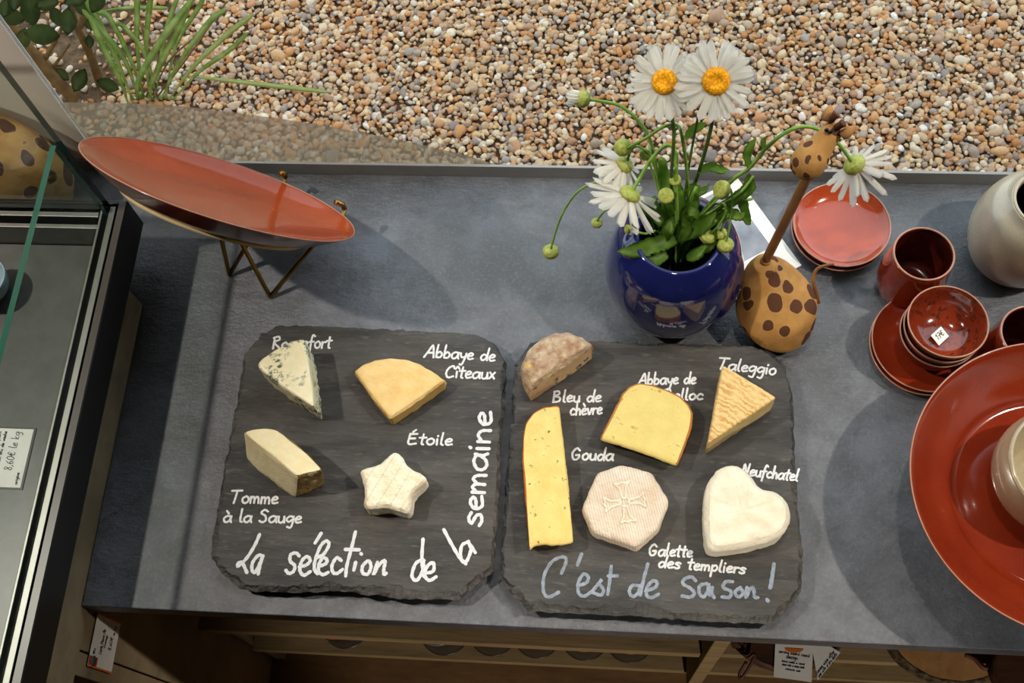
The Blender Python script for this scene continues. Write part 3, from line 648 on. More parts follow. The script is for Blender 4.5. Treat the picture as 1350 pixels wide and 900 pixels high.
def m_bleu():
    s = NT('goat_blue_paste').set(.5, .4, sss=.1, sssr=.003)
    base = s.mix(s.val(s.noise(60, 5), .3, .7), (200, 166, 118), (216, 188, 144))
    f = s.math('MULTIPLY', s.val(s.noise(70, 3), .52, .6), s.val(s.noise(190, 4), .48, .56)); s.color(s.mix(f, base, (72, 78, 62))); s.bump(f, -.6, .003); return s.m
def m_taleg():
    s = NT('taleggio_rind').set(.6, .35)
    v = s.vec((1, 1, .2), (0, 0, -1.0)); w = s.n('ShaderNodeTexWave', wave_type='BANDS'); w.inputs['Scale'].default_value = 55; w.inputs['Distortion'].default_value = 9; w.inputs['Detail Scale'].default_value = 1.5; w.inputs['Detail'].default_value = 3; s.l(v, w.inputs['Vector'])
    f = s.math('MULTIPLY', s.val(w.outputs['Fac'], .3, .7), s.val(s.noise(60, 4), .35, .6))
    c = s.mix(f, (222, 190, 126), (196, 146, 76)); c = s.mix(s.val(s.noise(420, 3), .62, .72, 0, .7), c, (234, 220, 184))
    s.color(c); s.bump(w.outputs['Fac'], .35, .0015); s.bump(s.noise(300, 3), .3, .001); return s.m
def m_bloom(name, a, b, stripe=None, rot=0, scale=120, wav=None):
    s = NT(name).set(.75, .2, sss=.1, sssr=.003)
    c = s.mix(s.val(s.noise(50, 5), .35, .7), a, b)
    if stripe:
        w = s.n('ShaderNodeTexWave', wave_type='BANDS', wave_profile='SIN'); w.inputs['Scale'].default_value = stripe; w.inputs['Distortion'].default_value = .3
        s.l(s.vec((1, 1, .05), (0, 0, rot)), w.inputs['Vector']); line = s.val(w.outputs['Fac'], 0, wav or .5, 1, 0)
        c = s.mix(s.math('MULTIPLY', line, .45), c, tuple(x*.8 for x in a)); s.bump(line, -.6, .0015)
    s.color(c); s.bump(s.noise(scale, 5, .6), .9, .004); return s.m
def loft(name, top, zt, base=None, z0=ST+.0002, segs=None, topflag=False, bevel=.0015, step=.003, warp=.0006, dome=0, topn=6, corner=1, mats=None, seed=0, sidew=.0008, label=None, cat='cheese', rindlabel=None, bulge=0, ridge=0, dish=0):
    """cheese from its top outline; segs[i] true = outline segment i is rind; returns the object"""
    T0 = [U(x, y, zt) for x, y in top]; B0 = [U(x, y, z0) for x, y in base] if base else [Vector((p.x, p.y, z0)) for p in T0]
    T, idx = resample(T0, step); n = len(T)
    # matching points of the base outline
    cnt = {}; 
    for i in idx: cnt[i] = cnt.get(i, 0)+1
    B = []; m = len(T0)
    for i in range(m):
        for j in range(cnt[i]): B.append(B0[i].lerp(B0[(i+1) % m], j/cnt[i]))
    for _ in range(corner):
        T = [(T[i-1]+T[i]*2+T[(i+1) % n])/4 for i in range(n)]; B = [(B[i-1]+B[i]*2+B[(i+1) % n])/4 for i in range(n)]
    c = sum(T, Vector())/n; cb = sum(B, Vector())/n
    paste, rind = nb(), nb()
    def nz(p, s): return fbm(Vector((p.x, p.y, p.z+seed)), s, 3)
    levels = [0, .03, .12, .3, .5, .7, .88, .97] ; rows = []
    for lv in levels:
        row = []
        for i in range(n):
            p = B[i].lerp(T[i], lv); p.z = z0+(zt-bevel-z0)*lv
            out = Vector((T[i].x-c.x, T[i].y-c.y, 0)).normalized()
            isr = segs and segs[idx[i]]
            p = p+out*(sidew*nz(p, 150)*(1 if 0 < lv < 1 else .4) + (bulge*math.sin(PI*min(1, max(0, lv*.9+.05))) if isr else 0) - (.0012 if lv in (0,) else 0))
            row.append(p)
        rows.append(row)
    insets = [(.45, .30), (.8, .75), (1.0, 1.0)]
    for a, b in insets:
        row = []
        for i in range(n):
            d = (c-T[i]); d.z = 0; L = d.length; p = T[i]+d.normalized()*min(bevel*a*1.1, L*.5) - Vector((0, 0, bevel*(1-b)))
            row.append(p)
        rows.append(row)
    for k in range(1, topn):
        f = k/topn; row = []
        for i in range(n):
            a = rows[len(levels)+2][i]; p = a.lerp(Vector((c.x, c.y, a.z)), f)
            p.z = zt + warp*nz(p, 70) + dome*(1-(1-f)**2) - dish*min(1, f*4)
            if ridge and k == 1: p.z -= ridge
            row.append(p)
        rows.append(row)
    top_from = len(levels)-1
    def emit(bm, pred):
        vv = {}
        def V(r, i):
            k = (r, i % n)
            if k not in vv: vv[k] = bm.verts.new(rows[r][i % n])
            return vv[k]
        any_ = False
        for r in range(len(rows)-1):
            for i in range(n):
                if pred(r, i): bm.faces.new((V(r, i), V(r, i+1), V(r+1, i+1), V(r+1, i))); any_ = True
        if pred(99, 0):
            ce = bm.verts.new((c.x, c.y, zt+dome-dish))
            for i in range(n): bm.faces.new((V(len(rows)-1, i), V(len(rows)-1, i+1), ce)); any_ = True
        if pred(-1, 0): bm.faces.new([V(0, i) for i in range(n)][::-1]); any_ = True
        return any_
    def is_rind(r, i):
        if segs and segs[idx[i]] and top_from <= r <= top_from+2 and not topflag: return True
        if r == 99 or (r >= top_from and r != -1): return topflag
        if r == -1: return False
        return bool(segs and segs[idx[i]])
    emit(paste, lambda r, i: not is_rind(r, i)); hasr = emit(rind, is_rind)
    if hasr:
        t = thing(name, label, cat, (c.x, c.y, z0), 'cheeses on the slates')
        link('paste', paste, mats[0], t); link('rind', rind, mats[1], t, label=rindlabel)
        return t
    rind.free(); o = link(name, paste, mats[0], None, (c.x, c.y, z0)); return tag(o, label, cat, 'cheeses on the slates')
# Roquefort
loft('cheese_wedge', [(338,481),(346,472),(367.7,457.5),(385.7,449),(401,446),(406.7,473),(411.8,511),(414,537),(396.6,525.4),(377.8,513.8),(349,492)], ST+.041,
  segs=[1,1,1,1,0,0,0,0,0,0,0], bevel=.001, warp=.0012, sidew=.002, mats=[m_roq(), m_paste('roquefort_edge', (222,200,150), (236,222,184), sss=.1)],
  label='blue-veined wedge below the word Roquefort on the left slate', rindlabel='pale yellowish outer edge')
# Citeaux
loft('cheese_quarter', [(467,489),(478.7,480.4),(494,474),(514,472),(534.6,473.6),(553,480.4),(572,491),(586,501.4),(564,518),(540,535),(513.7,552),(491,524),(475,501)], ST+.022,
  segs=[1,1,1,1,1,1,1,0,0,0,0,0,0], topflag=True, bevel=.0022, warp=.0008, bulge=.003, ridge=.0014, dish=.0006, mats=[m_paste('soft_yellow_paste', (206,166,92), (220,184,112), bumpy=.25), m_paste('washed_golden_rind', (222,184,112), (234,204,142), bumpy=.35, rough=.6)],
  label='golden quarter round with washed rind below the words Abbaye de Cîteaux', rindlabel='washed golden rind')
# Tomme
loft('cheese_wedge', [(320,569),(332,565),(349,563),(362.7,564.7),(374.7,572),(390.7,584.7),(406.7,599),(426,620),(408,624),(392,629),(368,610),(343,589)], ST+.050,
  base=[(324,603),(335,593),(352,589),(366,590),(380,596),(395,606),(408,616),(428,637),(410,648),(389.5,657.5),(364,639),(340,620.7)], segs=[1,1,1,1,1,1,1,1,1,0,0,0], bevel=.0018, warp=.0008, sidew=.0012,
  mats=[m_paste('ivory_tomme_paste', (234,216,162), (244,232,192), (206,168,92), sz=.72, sscale=110), m_paste('brown_mouldy_rind', (112,86,44), (176,146,84), (214,196,150), sz=.6, bumpy=.9, rough=.9, sss=0)],
  label='ivory wedge with brown crumbly rind above the words Tomme à la Sauge', rindlabel='brown crumbly rind')
# Etoile
loft('star_cheese', [(522,591),(531,604),(538.7,616),(552,622),(565,630),(553,640),(541,652),(541,664),(538.7,677),(523,672),(508,667),(493,669.5),(479,671),(479.5,657),(480.7,644),(477,631),(473,618.7),(487,615),(501,610.7),(512,600)], ST+.028,
  corner=4, bevel=.003, warp=.0012, sidew=.0012, mats=[m_bloom('striped_bloomy_rind', (236,222,190), (246,238,216), 27, .45, 130, .06)], label='cream star-shaped cheese with ridged rind below the word Étoile')
# Bleu de chevre
loft('half_round_cheese', [(698.8,511),(690,493.5),(688.5,477.7),(697.3,459),(713.2,444.8),(730.5,437),(747.9,436.3),(766.6,442),(781,453),(753,475),(725,493)], ST+.040,
  segs=[1,1,1,1,1,1,1,1,0,0,0], topflag=True, bevel=.005, warp=.0012, sidew=.0012, bulge=.0035, mats=[m_bleu(), m_paste('mottled_brown_rind', (146,104,70), (202,184,156), (214,178,96), sz=.62, sscale=60, bumpy=.9, rough=.8, scale=110, sss=0)],
  label='brown-rinded half round of blue goat cheese above the words Bleu de chèvre', rindlabel='mottled brown rind')
# Belloc
loft('cheese_slab', [(790,578.8),(805,549),(820.4,517.3),(829.8,508),(842,503.3),(861,506.4),(881,513.4),(898,522),(909,533),(914,543.8),(912,564),(904.4,586),(893,614.5),(858,601),(824,589)], ST+.021, base=[(793,576),(805,557),(820.4,527),(829.8,517),(842,512),(861,515),(881,522),(898,530),(907,541),(911,551),(908,568),(900,588),(889,608),(858,596),(826,584)],
  segs=[1,1,1,1,1,1,1,1,1,1,1,1,0,0,0], bevel=.0022, warp=.0004, mats=[m_paste('smooth_yellow_paste', (212,190,108), (222,202,124), (186,146,62), sz=.66, sscale=120), m_paste('orange_brown_rind', (186,112,44), (206,140,70), rough=.6, sss=0)],
  label='yellow slab with thin orange rind covering part of the words Abbaye de Belloc', rindlabel='thin orange rind')
# Gouda
loft('cheese_slice', [(737,533.6),(717,535.5),(703,543),(693,557),(689.5,576),(688.5,606),(691,640),(694,675),(698,726),(703,720),(710,719),(718.5,717.4),(727,720),(734,718.5),(744,719),(756,714.5),(753,680),(750,645),(746,607),(741,565)], ST+.022, base=[(737,543),(717,545),(703,553),(694,566),(690,585),(689.5,612),(692,645),(695,678),(699,722),(703,715),(710,713),(718.5,711),(727,713),(734,712),(744,713),(754,709),(751,682),(748,650),(744,614),(740,574)],
  segs=[1,1,1,1,1,1,1,1]+[0]*12, bevel=.0018, warp=.0005, mats=[m_paste('herb_gouda_paste', (220,190,104), (232,208,130), (136,110,40), sz=.64, sscale=130), m_paste('waxed_orange_rind', (206,110,40), (220,140,60), rough=.4, sss=0)],
  label='long yellow slice flecked with herbs beside the word Gouda', rindlabel='thin orange rind')
# Galette
gal = loft('octagonal_cheese', [(787,623),(819.6,611.8),(858.5,622),(883,661),(868,696),(838.5,721),(782,701),(767.6,670)], ST+.019,
  base=[(786,629),(819.6,620),(858,629),(881,667),(868,702),(840,728),(780,707),(766,674)], corner=2, bevel=.0018, warp=.0003, mats=[m_bloom('ribbed_pale_rind', (222,200,174), (236,222,202), 120, -.25, 160, .5)],
  label='pale octagonal cheese stamped with a cross above the words Galette des templiers')
gp = U(823.5, 662, ST+.0192)
bm = nb()
for k in range(4):
    a = math.radians(100+90*k); ca, sa = math.cos(a), math.sin(a)
    arm = [(.004, .0016), (.009, .0024), (.015, .0035), (.0205, .0075), (.019, .003), (.0205, 0), (.019, -.003), (.0205, -.0075), (.015, -.0035), (.009, -.0024), (.004, -.0016)]
    P = [(gp+Vector((x*ca-y*sa, x*sa+y*ca, 0))) for x, y in arm]
    tube(bm, catmull(P+[P[0]], 4), .0012, 6, False)
tube(bm, [gp+Vector((.005*math.cos(t), .005*math.sin(t), 0)) for t in [2*PI*i/24 for i in range(25)]], .0009, 6, False)
bm2 = bm; cross = link('stamped_cross', bm2, m_bloom('stamped_rind', (232,214,188), (244,232,214)), gal)
# Taleggio
loft('cheese_wedge', [(952.4,480),(976,494),(1000,508.5),(1024.4,523.6),(1001,540),(967,562),(933,585),(940,550),(946,515)], ST+.036,
  segs=[0]*9, topflag=True, bevel=.0012, warp=.0007, sidew=.001, mats=[m_paste('pale_taleggio_paste', (206,178,116), (218,194,136), bumpy=.5), m_taleg()], label='triangular wedge with orange-tan crosshatched rind below the word Taleggio', rindlabel='orange-tan ridged rind')
# Neufchatel heart
loft('heart_cheese', [(961,611),(973,612),(984,618),(992,627),(998,637),(1006,644.5),(1020,645),(1033,653),(1041,665),(1044,680),(1039,695),(1029,706),(1012,713),(992,718),(968,722.5),(948.7,725),(936,724),(931.5,714),(929,690),(929,660),(932,637),(944,619)], ST+.030,
  corner=2, bevel=.005, warp=.0042, dome=-.001, mats=[m_bloom('white_bloomy_rind', (226,215,188), (238,230,208), None, 0, 60)], label='white heart-shaped cheese beside the word Neufchatel')

# ------------------------------------------------------------------ large dish on a brass easel
def dish(parent, c, rot, R, depth, fr, name_in, name_out, body='body'):
    prof = smooth_prof([(0, 0), (R*.3, depth*.03), (R*.58, depth*.18), (R*.82, depth*.52), (R*.985, depth*.985)], 6)
    outer = smooth_prof([(R, depth), (R*.92, depth*.62), (R*.80, depth*.12), (fr*1.0, -.005)], 6)
    bm = nb(); lathe(bm, prof+outer+[(0, -.005)], c, 96, rot, mis=[0]*(len(prof))+[1]*(len(outer)+2)); link(body, bm, [name_in, name_out], parent)
    bm = nb(); tube(bm, [c+rot @ Vector((R*.993*math.cos(2*PI*k/96), R*.993*math.sin(2*PI*k/96), depth)) for k in range(97)], .0007, 8, False); link('rim', bm, MAT['rim'], parent, label='pale brown rim edge')
    bm = nb(); lathe(bm, [(fr, -.0045), (fr*1.004, -.0078), (fr*.95, -.0078), (fr*.94, -.0045)], c, 72, rot); link('foot_ring', bm, MAT['cream'], parent, label='unglazed cream foot ring')
DZ = .155
dc = U(293, 247, DZ); v = TOCAM(dc); cr = Vector(RM[:, 0]); cu = Vector(RM[:, 1])
a = math.radians(17.0); q = cr*math.sin(a)+cu*math.cos(a); q = (q-v*q.dot(v)).normalized()
nd = (v*.21+q*.977).normalized()
rotd = nd.to_track_quat('Z', 'Y').to_matrix()
depthd = (dc-Vector((0, 0, H))).dot(-Vector(RM[:, 2])); RD = 183/FPX*depthd
low = dc - (Vector((0, 0, 1))-nd*nd.z).normalized()*RD
pl = thing('large_dish', 'large orange glazed dish tilted on a brass easel near the window', 'dish', low)
DD = .021
dish(pl, dc-nd*DD, rotd, RD, DD, RD*.68, MAT['redpale'], MAT['dark'])
es = thing('plate_easel', 'folding brass wire easel holding up the large tilted dish', 'plate stand', U(330, 378, 0))
def wire(name, pts, r=.0026): bm = nb(); tube(bm, pts, r, 10); return link(name, bm, MAT['brass'], es)
f1, f2 = U(302, 362, .0026), U(356, 391, .0026)
down = -(Vector((0, 0, 1))-nd*nd.z).normalized(); side = nd.cross(down).normalized()
if side.x < 0: side = -side
back = dc-nd*(DD+.016)
hookA = dc+(U(362, 240, low.z+.02)-dc).normalized()*RD; 
def rimpt(px, py):           # the point of the dish's rim circle on the plane through that line of sight
    d = Vector(ray(px, py)); o = Vector((0, 0, H)); t = (dc-o).dot(nd)/d.dot(nd); p = o+d*t; return dc+(p-dc).normalized()*RD
hA, hB = rimpt(360, 241), rimpt(444, 280)
def wires(foot, upx, hook, outx):
    top = U(*upx); und = hook-nd*(DD*.9)-(hook-dc).normalized()*.02
    wire('leg', catmull([foot, foot.lerp(top, .5), top], 4))
    p1 = hook+(hook-dc).normalized()*.003
    o2 = U(*outx)
    wire('prong', [foot, o2, o2.lerp(p1, .6)-nd*.01, p1-nd*.012, p1+nd*.008])
    bm = nb(); tube(bm, [p1+nd*.006, p1+nd*.010-(hook-dc).normalized()*.004, p1+nd*.011-(hook-dc).normalized()*.014], .0032, 10); link('prong_tip', bm, MAT['brass'], es)
wires(f1, (289, 300, .085), hA, (336, 305, .055))
wires(f2, (310, 305, .085), hB, (414, 322, .055))

# ------------------------------------------------------------------ big dish on the right with bowl
bd = thing('large_dish', 'very large orange-red dish with a beige bowl in it at the right edge', 'dish', (.43, .325, 0))
bc = Vector((.430, .325, .062))
RB = .143; DB = .040
prof = smooth_prof([(0, .001), (.06, .001), (.095, .0018)], 5)+smooth_prof([(.0968, .0045), (.118, .017), (RB*.985, DB*.985)], 6)
outer = smooth_prof([(RB, DB), (.121, .013), (.095, -.006), (.06, -.012)], 6)
bm = nb(); lathe(bm, prof+outer+[(0, -.012)], bc, 128, mis=[0]*len(prof)+[1]*(len(outer)+2)); link('body', bm, [MAT['red'], MAT['dark']], bd)
bm = nb(); tube(bm, [bc+Vector((RB*.993*math.cos(2*PI*k/128), RB*.993*math.sin(2*PI*k/128), DB)) for k in range(129)], .0008, 8, False); link('rim', bm, MAT['rim'], bd, label='pale brown rim edge')
bm = nb(); lathe(bm, [(.05, .05), (.048, .03), (.055, 0), (.052, 0), (.045, .03), (.045, .05)], (bc.x, bc.y, 0), 72); link('pedestal', bm, MAT['dark'], bd)
bb = thing('bowl', 'beige grey glazed bowl standing inside the very large red dish', 'bowl', (.425, .335, bc.z+.0015))
z0 = bc.z+.0015
prof = smooth_prof([(0, .004), (.03, .0035), (.052, .020), (.056, .042), (.0515, .064)], 6); out = smooth_prof([(.0545, .066), (.060, .046), (.058, .022), (.042, .002), (.036, 0)], 6)
bm = nb(); lathe(bm, prof+out+[(0, 0)], (.425, .335, z0), 96, mis=[0]*(len(prof)-1)+[1]*(len(out)+3)); link('body', bm, [MAT['beigein'], MAT['beige']], bb)
bm = nb(); tube(bm, [Vector((.425+.053*math.cos(2*PI*k/96), .335+.053*math.sin(2*PI*k/96), z0+.0655)) for k in range(97)], .0014, 8, False); link('rim', bm, MAT['beigein'], bb, label='pale rim')

# ------------------------------------------------------------------ stacked small dishes, bowls, beakers, vases
def saucer(loc, R, label, group, hgt=.016, inner='red'):
    t = thing('saucer', label, 'saucer', loc, group); c = Vector(loc)
    prof = smooth_prof([(0, .004), (R*.55, .0045), (R*.8, .008), (R*.98, hgt*.98)], 6); out = smooth_prof([(R, hgt), (R*.82, .005), (R*.55, .001), (R*.5, 0)], 6)
    bm = nb(); lathe(bm, prof+out+[(0, 0)], c, 80, mis=[0]*(len(prof))+[1]*(len(out)+2)); link('body', bm, [MAT[inner], MAT['dark']], t)
    bm = nb(); tube(bm, [c+Vector((R*.992*math.cos(2*PI*k/80), R*.992*math.sin(2*PI*k/80), hgt)) for k in range(81)], .0009, 8, False); link('rim', bm, MAT['rim'], t, label='pale brown rim edge')
    return t
s0 = saucer((.257, .638, .0), .0530, 'lower of two stacked orange-red saucers behind the giraffe', 'saucers behind the giraffe', inner='redpale')
copy_tree(s0, off=Vector((.001, .0015, .0075)), label='upper of two stacked orange-red saucers behind the giraffe, shining')
p0 = saucer((.338, .500, .0), .0570, 'lower of two dark red plates under the stack of bowls', 'plates under the bowls', .013)
copy_tree(p0, off=Vector((.001, .001, .0075)), label='upper of two dark red plates under the stack of bowls')
def bowl(loc, R, h, label, inner):
    t = thing('bowl', label, 'bowl', loc, 'stacked red bowls'); c = Vector(loc)
    prof = smooth_prof([(0, .005), (R*.45, .007), (R*.78, h*.4), (R*.965, h*.985)], 7); out = smooth_prof([(R, h), (R*.86, h*.42), (R*.55, .003), (R*.45, 0)], 7)
    bm = nb(); lathe(bm, prof+out+[(0, 0)], c, 80, mis=[0]*(len(prof))+[1]*(len(out)+2)); link('body', bm, [MAT[inner], MAT['dark']], t)
    bm = nb(); tube(bm, [c+Vector((R*.985*math.cos(2*PI*k/80), R*.985*math.sin(2*PI*k/80), h)) for k in range(81)], .0009, 8, False); link('rim', bm, MAT['rim'], t, label='pale brown rim edge')
    return t
bwl = bowl((.3425, .498, .0125), .0395, .040, 'lowest red bowl of the stack of three on two plates', 'red')
copy_tree(bwl, off=Vector((.0008, .000, .0125)), label='middle red bowl of the stack of three on two plates')
tb = bowl((.3445, .4985, .0125+.0255), .0400, .040, 'topmost speckled red bowl with a white price sticker in it', 'redspeck')
# price sticker inside the top bowl
def flat_card(name, corners, m, parent, th=.0003, label=None):
    bm = nb(); n = (corners[1]-corners[0]).cross(corners[3]-corners[0]).normalized()
    if n.z < 0: n = -n
    A = [bm.verts.new(c) for c in corners]; B = [bm.verts.new(c+n*th) for c in corners]
    bm.faces.new(A[::-1]); bm.faces.new(B)
    for i in range(4): bm.faces.new((A[i], A[(i+1) % 4], B[(i+1) % 4], B[i]))
    bmesh.ops.recalc_face_normals(bm, faces=bm.faces)
    return link(name, bm, m, parent, smooth=False, label=label), n
def card_text(parent, corners, lines, m, w, label=None, th=.0003):
    """corners: bottom-left, bottom-right, top-right, top-left; lines: (text, u0, v0, u1, v1, xh) in 0..1 of the card"""
    bl, br, tr, tl = corners; eu, ev = br-bl, tl-bl; n = eu.cross(ev).normalized(); S3 = []
    asp = ev.length/eu.length
    for text, u0, v0, u1, v1, xh in lines:
        for s in layout(text, u0, -v0*asp, u1, -v1*asp, xh*asp, .08): S3.append([bl+eu*x+ev*(-y/asp) for x, y in s])
    bm = nb(); ribbons(bm, S3, n, w, th+.0001); link('lettering', bm, m, parent, smooth=False, label=label)
sc_ = [U(1227,442,.048), U(1238,455.5,.046), U(1251,443,.047), U(1240.5,430,.049)]
sc_ = [sc_[1], sc_[2], sc_[3], sc_[0]]
st_, _ = flat_card('price_sticker', sc_, MAT['paper'], tb, label='white price sticker')
card_text(st_, sc_, [('17€', .2, .35, .85, .35, .22)], MAT['ink'], .0007)
def beaker(loc, label, R=.0318, h=.080):
    t = thing('beaker', label, 'beaker', loc, 'red beakers'); c = Vector(loc)
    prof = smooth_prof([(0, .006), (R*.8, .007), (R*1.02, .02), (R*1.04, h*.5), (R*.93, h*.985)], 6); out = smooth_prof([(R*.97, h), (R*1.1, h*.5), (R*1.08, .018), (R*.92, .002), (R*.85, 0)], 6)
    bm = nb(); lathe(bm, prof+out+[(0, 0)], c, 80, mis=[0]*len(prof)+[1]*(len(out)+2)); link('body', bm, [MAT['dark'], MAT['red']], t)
    bm = nb(); tube(bm, [c+Vector((R*.955*math.cos(2*PI*k/80), R*.955*math.sin(2*PI*k/80), h)) for k in range(81)], .0012, 8, False); link('rim', bm, MAT['rim'], t, label='pale brown rim edge')
    return t
bk = beaker((.3265, .574, 0), 'red glazed beaker standing behind the stack of bowls')
copy_tree(bk, off=Vector((.0985, -.088, 0)), label='red glazed beaker partly hidden behind the very large dish at the edge')
v2 = thing('vase', 'rounded beige grey vase at the right edge by the window', 'vase', (.443, .618, 0)); c = (.443, .618, 0)
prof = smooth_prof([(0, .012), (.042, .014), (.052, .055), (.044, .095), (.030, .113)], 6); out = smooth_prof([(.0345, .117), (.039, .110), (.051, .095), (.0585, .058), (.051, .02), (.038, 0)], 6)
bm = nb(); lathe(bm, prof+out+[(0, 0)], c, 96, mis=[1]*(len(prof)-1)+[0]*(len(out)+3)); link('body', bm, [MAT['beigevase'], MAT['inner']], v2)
bm = nb(); tube(bm, [Vector((.443+.0325*math.cos(2*PI*k/64), .618+.0325*math.sin(2*PI*k/64), .1167)) for k in range(65)], .0019, 8, False); link('rim', bm, MAT['beigein'], v2, label='pale rim')

# ------------------------------------------------------------------ blue vase
VC = Vector((.0700, .556, 0)); VH = .143; RO = .041
bv = thing('vase', 'round glossy cobalt blue vase holding the daisies', 'vase', VC)
prof = smooth_prof([(0, .008), (.04, .010), (.064, .045), (.066, .08), (RO-.004, VH-.008)], 6); out = smooth_prof([(RO, VH), (RO+.006, VH-.003), (.0635, .118), (.0725, .076), (.066, .036), (.046, .006), (.038, 0)], 6)
bm = nb(); lathe(bm, prof+out+[(0, 0)], VC, 112, mis=[1]*(len(prof)-2)+[0]*(len(out)+5)); link('body', bm, [MAT['blue'], MAT['inner']], bv)

# ------------------------------------------------------------------ bouquet
def petal(parent, c, n, dirv, L, w, lift, curl, m='petal'):
    dirv = (dirv-n*dirv.dot(n)).normalized(); sd = n.cross(dirv); bm = nb(); rows = []
    for i in range(9):
        t = i/8; x = L*t; zz = lift*L*t - curl*L*t*t
        ww = w*(.35+.65*math.sin(PI*min(1, .12+t*.62))**.8)*(1 if t < .9 else math.sqrt(max(0, 1-((t-.9)/.1)**2))*.92+.08)
        p = c+dirv*x+n*zz; r = random.uniform(-.05, .05)*w
        rows.append([bm.verts.new(p-sd*ww+n*ww*.35), bm.verts.new(p-sd*ww*.45+n*(r-ww*.02)), bm.verts.new(p+n*ww*.12), bm.verts.new(p+sd*ww*.45-n*ww*.02), bm.verts.new(p+sd*ww+n*ww*.35)])
    for a_, b_ in zip(rows, rows[1:]):
        for k in range(4): bm.faces.new((a_[k], a_[k+1], b_[k+1], b_[k]))
    bmesh.ops.solidify(bm, geom=bm.faces[:], thickness=.0002); bmesh.ops.recalc_face_normals(bm, faces=bm.faces)
    link('petal', bm, MAT[m], parent)
def basis(n):
    t = n.orthogonal().normalized(); return t, n.cross(t)
def head(parent, c, n, R, rd, npet, lift=(.0, .15), curl=(.05, .2), w=.0042, m='petal', arc=None, disc=True):
    n = n.normalized(); t, b = basis(n)
    for layer in range(2):
        k = npet//2+(npet % 2 if layer == 0 else 0)
        for i in range(k):
            a = 2*PI*(i+.5*layer)/k+random.uniform(-.12, .12); d = t*math.cos(a)+b*math.sin(a)
            if arc and not arc(d): continue
            petal(parent, c+d*rd*.75-n*(.0006+.0012*layer), n, d, (R-rd*.75)*random.uniform(.86, 1.06), w*random.uniform(.8, 1.15), random.uniform(*lift)-.06*layer, random.uniform(*curl), m)
    if disc:
        bm = nb(); rot = n.to_track_quat('Z', 'Y').to_matrix()
        lathe(bm, smooth_prof([(0, rd*.20), (rd*.25, rd*.24), (rd*.6, rd*.36), (rd*.92, rd*.2), (rd, -.0005)], 4), c, 40, rot); link('disc', bm, MAT['disc'], parent, label='yellow flower disc')
def calyx(parent, c, n, r, L, m='sepal', name='calyx', flat=.0):
    rot = n.to_track_quat('Z', 'Y').to_matrix(); bm = nb()
    lathe(bm, smooth_prof([(0, -L), (r*.55, -L*.95), (r*.95, -L*.5), (r, -.0005), (r*.85, L*flat), (0, L*flat*1.1)], 4), c, 28, rot)
    for vv in bm.verts:
        d = vv.co-c; k = noise.noise(vv.co*700)*.0006; vv.co += d.normalized()*k
    link(name, bm, MAT[m], parent)
def stem(parent, pts, r=.0016, m='stem'):
    bm = nb(); P = catmull([p if isinstance(p, Vector) else U(*p) for p in pts], 8); tube(bm, P, lambda t: r*(1-.15*t), 9); link('stem', bm, MAT[m], parent); return P
def leafm(parent, pts, w, teeth=10, m='leaf', fold=.3, base=.3):
    P = catmull([U(*p) for p in pts], 8); n = len(P); bm = nb(); rows = []
    for i, p in enumerate(P):
        t = i/(n-1); tg = (P[min(i+1, n-1)]-P[max(i-1, 0)]).normalized(); sd = tg.cross(TOCAM(p)+Vector((0, 0, .3))).normalized(); up = sd.cross(tg)
        ww = w*(base+(1-base)*math.sin(PI*min(1, .05+t*.8)))*(1-t**5)+.0003; ww *= 1+.22*((i*teeth/n) % 1-.5)
        rows.append([bm.verts.new(p-sd*ww+up*ww*fold), bm.verts.new(p-sd*ww*.5+up*ww*fold*.45), bm.verts.new(p), bm.verts.new(p+sd*ww*.5+up*ww*fold*.45), bm.verts.new(p+sd*ww+up*ww*fold)])
    for a_, b_ in zip(rows, rows[1:]):
        for k in range(4): bm.faces.new((a_[k], a_[k+1], b_[k+1], b_[k]))
    bmesh.ops.solidify(bm, geom=bm.faces[:], thickness=.0004); bmesh.ops.recalc_face_normals(bm, faces=bm.faces); link('leaf', bm, MAT[m], parent)
def in_vase(px, py): return (px, py, VH-.012)
def root_v(dx, dy): return Vector((VC.x+dx, VC.y+dy, .03))
# two open daisies
c1 = U(876, 108, .300); n1 = (TOCAM(c1)+Vector((0, .06, .10))).normalized()
t = thing('daisy', 'open white daisy facing up, the left one of the pair at the top', 'flower', root_v(-.005, .01), 'daisies in the blue vase')
k1 = (c1-Vector((0, 0, H))).dot(-Vector(RM[:, 2]))/FPX
head(t, c1, n1, 51*k1, 17.0*k1, 34, w=.0036); calyx(t, c1-n1*.003, n1, .0085, .006)
stem(t, [root_v(-.005, .01), in_vase(886, 285), (885, 235, .2), (888, 170, .265), c1-n1*.008], .0019, 'stemdark')
c2 = U(944, 107, .312); n2 = (TOCAM(c2)+Vector((.06, -.05, .05))).normalized()
t = thing('daisy', 'open white daisy facing up, the right one of the pair at the top', 'flower', root_v(.006, .012), 'daisies in the blue vase')
k2 = (c2-Vector((0, 0, H))).dot(-Vector(RM[:, 2]))/FPX
head(t, c2, n2, 55*k2, 18.5*k2, 34, w=.0037); calyx(t, c2-n2*.003, n2, .0085, .006)
stem(t, [root_v(.006, .012), in_vase(905, 275), (922, 225, .2), (938, 165, .275), c2-n2*.008], .0021, 'stemdark')
leafm(t, [(920,228,.2),(935,220,.205),(950,224,.21),(962,224,.205)], .0045, 4)
leafm(t, [(903,184,.23),(912,172,.24),(924,166,.245),(931,162,.25)], .0042, 4)
stem(t, [root_v(.006, .012), in_vase(900, 280), (908, 220, .2), (919, 160, .26), (921, 150, .27)], .0014, 'stemdark')
